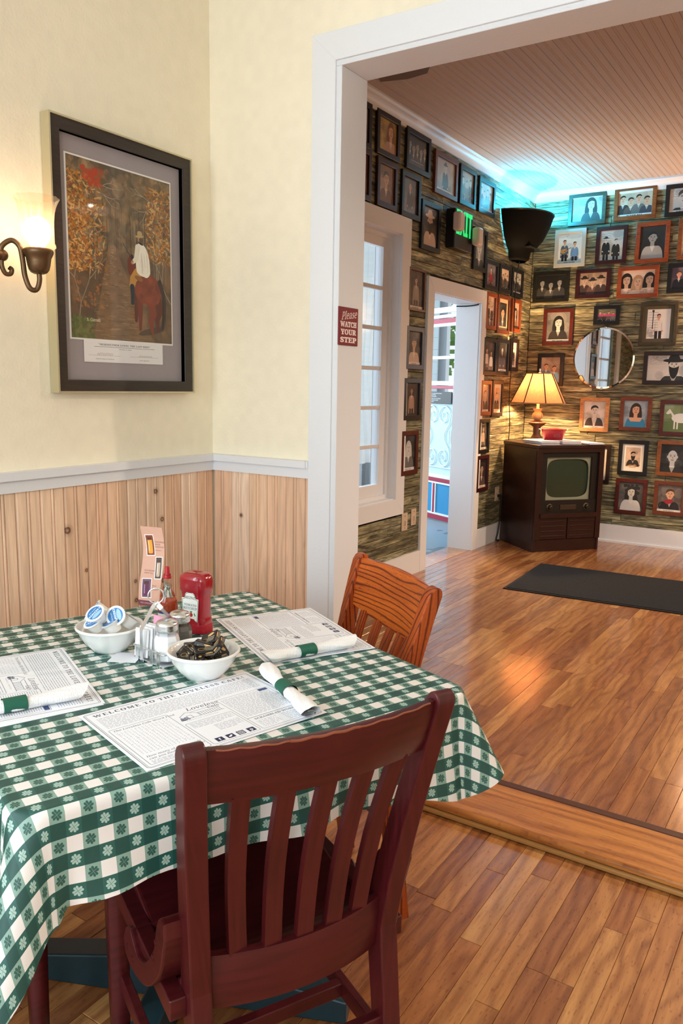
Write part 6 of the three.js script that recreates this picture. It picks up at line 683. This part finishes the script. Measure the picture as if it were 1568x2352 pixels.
// ------------------------------------------------------------ ketchup and hot sauce
function loft(rings, e, n = 48) { const pos = [], idx = [], uv = []; rings.forEach(([y, a, b], i) => { for (let k = 0; k <= n; k++) { const t = k / n * 6.2832, x = Math.sign(Math.cos(t)) * Math.pow(Math.abs(Math.cos(t)), e) * a, z = Math.sign(Math.sin(t)) * Math.pow(Math.abs(Math.sin(t)), e) * b; pos.push(x, y, z); uv.push(k / n, y); if (i && k < n) { const q = (i - 1) * (n + 1) + k; idx.push(q, q + n + 1, q + 1, q + 1, q + n + 1, q + n + 2); } } }); const g = new THREE.BufferGeometry(); g.setAttribute('position', new THREE.Float32BufferAttribute(pos, 3)); g.setAttribute('uv', new THREE.Float32BufferAttribute(uv, 2)); g.setIndex(idx); g.computeVertexNormals(); return g; }
{ const p = onTab(452, 1449), o = thing('ketchup_bottle', 'red squeeze ketchup bottle with a white keystone label', 'ketchup', p, 6 * RAD), rm = phys(0xa30e22, 0.2, { clearcoat: 0.8, clearcoatRoughness: 0.08 });
  mesh('bottle', loft([[0.0, 0.001, 0.001], [0.0, 0.034, 0.022], [0.003, 0.037, 0.025], [0.026, 0.036, 0.025], [0.034, 0.034, 0.0245], [0.042, 0.0325, 0.0235], [0.088, 0.0325, 0.0235], [0.096, 0.034, 0.0245], [0.103, 0.038, 0.027], [0.125, 0.0385, 0.0275], [0.134, 0.036, 0.026], [0.14, 0.03, 0.021], [0.143, 0.022, 0.015], [0.1415, 0.016, 0.01], [0.14, 0.001, 0.001]], 0.62), rm, o);
  mesh('cap', loft([[0.0, 0.0345, 0.0225], [0.0015, 0.0375, 0.0255], [0.02, 0.0372, 0.0255], [0.0225, 0.036, 0.0247]], 0.62), phys(0xb01428, 0.3, {}), o);
  const s = new THREE.Shape(); s.moveTo(-0.0205, 0.03); s.lineTo(0.0205, 0.03); s.lineTo(0.024, 0.084); s.lineTo(0.0155, 0.085); s.quadraticCurveTo(0.0155, 0.099, 0, 0.1005); s.quadraticCurveTo(-0.0155, 0.099, -0.0155, 0.085); s.lineTo(-0.024, 0.084); s.closePath();
  const g = new THREE.ShapeGeometry(s, 12), q = g.attributes.position, u = []; for (let i = 0; i < q.count; i++) { u.push((q.getX(i) + 0.0255) / 0.051, (q.getY(i) - 0.027) / 0.075); const k = Math.min(1, Math.abs(q.getX(i)) / 0.034); q.setZ(i, 0.0242 + (q.getY(i) > 0.09 ? (q.getY(i) - 0.09) * 0.12 : 0)); } g.setAttribute('uv', new THREE.Float32BufferAttribute(u, 2)); g.computeVertexNormals();
  mesh('label', g, std(0xffffff, 0.4, { map: canvasTex(352, 528, (c, W, H) => { c.fillStyle = '#f2f1ea'; c.fillRect(0, 0, W, H); c.strokeStyle = '#3a7a5a'; c.lineWidth = 8; c.beginPath(); c.moveTo(44, 500); c.lineTo(24, 146); c.lineTo(64, 138); c.quadraticCurveTo(70, 36, 176, 28); c.quadraticCurveTo(282, 36, 288, 138); c.lineTo(328, 146); c.lineTo(308, 500); c.closePath(); c.stroke(); c.lineWidth = 2; c.strokeStyle = '#8aa890'; c.stroke(); c.fillStyle = '#20303a'; c.textAlign = 'center'; c.font = 'bold 62px serif'; c.fillText('HEINZ', 176, 134); c.font = 'bold 54px serif'; c.fillStyle = '#2a5c74'; c.fillText('TOMATO', 176, 256); c.fillText('KETCHUP', 176, 312); c.fillStyle = '#c02a2a'; c.beginPath(); c.ellipse(190, 400, 34, 36, 0, 0, 6.3); c.fill(); c.fillStyle = '#3d8a4a'; for (const a of [-0.7, 0, 0.7]) { c.save(); c.translate(190, 366); c.rotate(a); c.beginPath(); c.ellipse(0, -16, 8, 20, 0, 0, 6.3); c.fill(); c.restore(); } c.beginPath(); c.ellipse(110, 400, 12, 30, 0.4, 0, 6.3); c.fill(); c.beginPath(); c.ellipse(262, 392, 12, 30, -0.4, 0, 6.3); c.fill(); c.fillStyle = '#3a7a5a'; c.font = '18px serif'; c.fillText('GROWN NOT MADE', 176, 472); }) }), o); }
{ const p = onTab(386, 1438), o = thing('hot_sauce_bottle', 'clear bottle of orange hot sauce with a red cap behind the caddy', 'hot sauce', p, 25 * RAD);
  const pr = [[0, 0.001], [0.022, 0.001], [0.024, 0.004], [0.024, 0.056], [0.022, 0.066], [0.012, 0.092], [0.0085, 0.108], [0.0085, 0.128]]; mesh('glass_body', lathe(pr, 36), M.glassSolid, o); mesh('sauce', lathe([[0, 0.003], [0.0215, 0.003], [0.0228, 0.006], [0.0228, 0.055], [0.021, 0.064], [0, 0.0645]], 36), phys(0xd8541e, 0.4, {}), o);
  mesh('cap', lathe([[0.0095, 0.118], [0.0095, 0.124], [0.006, 0.13], [0.0055, 0.146], [0, 0.147]], 20), std(0xc01a2c, 0.4), o); mesh('label', new THREE.CylinderGeometry(0.0243, 0.0243, 0.03, 36, 1, true, -0.9, 1.8).translate(0, 0.026, 0), std(0xf0eee6, 0.5, { map: canvasTex(128, 64, (c) => { c.fillStyle = '#efeae0'; c.fillRect(0, 0, 128, 64); c.fillStyle = '#2c4a8c'; c.fillRect(0, 0, 128, 10); c.font = 'bold 18px sans-serif'; c.fillText('HOT SAUCE', 8, 40); }) }), o); }
renderer.render(scene, camera);
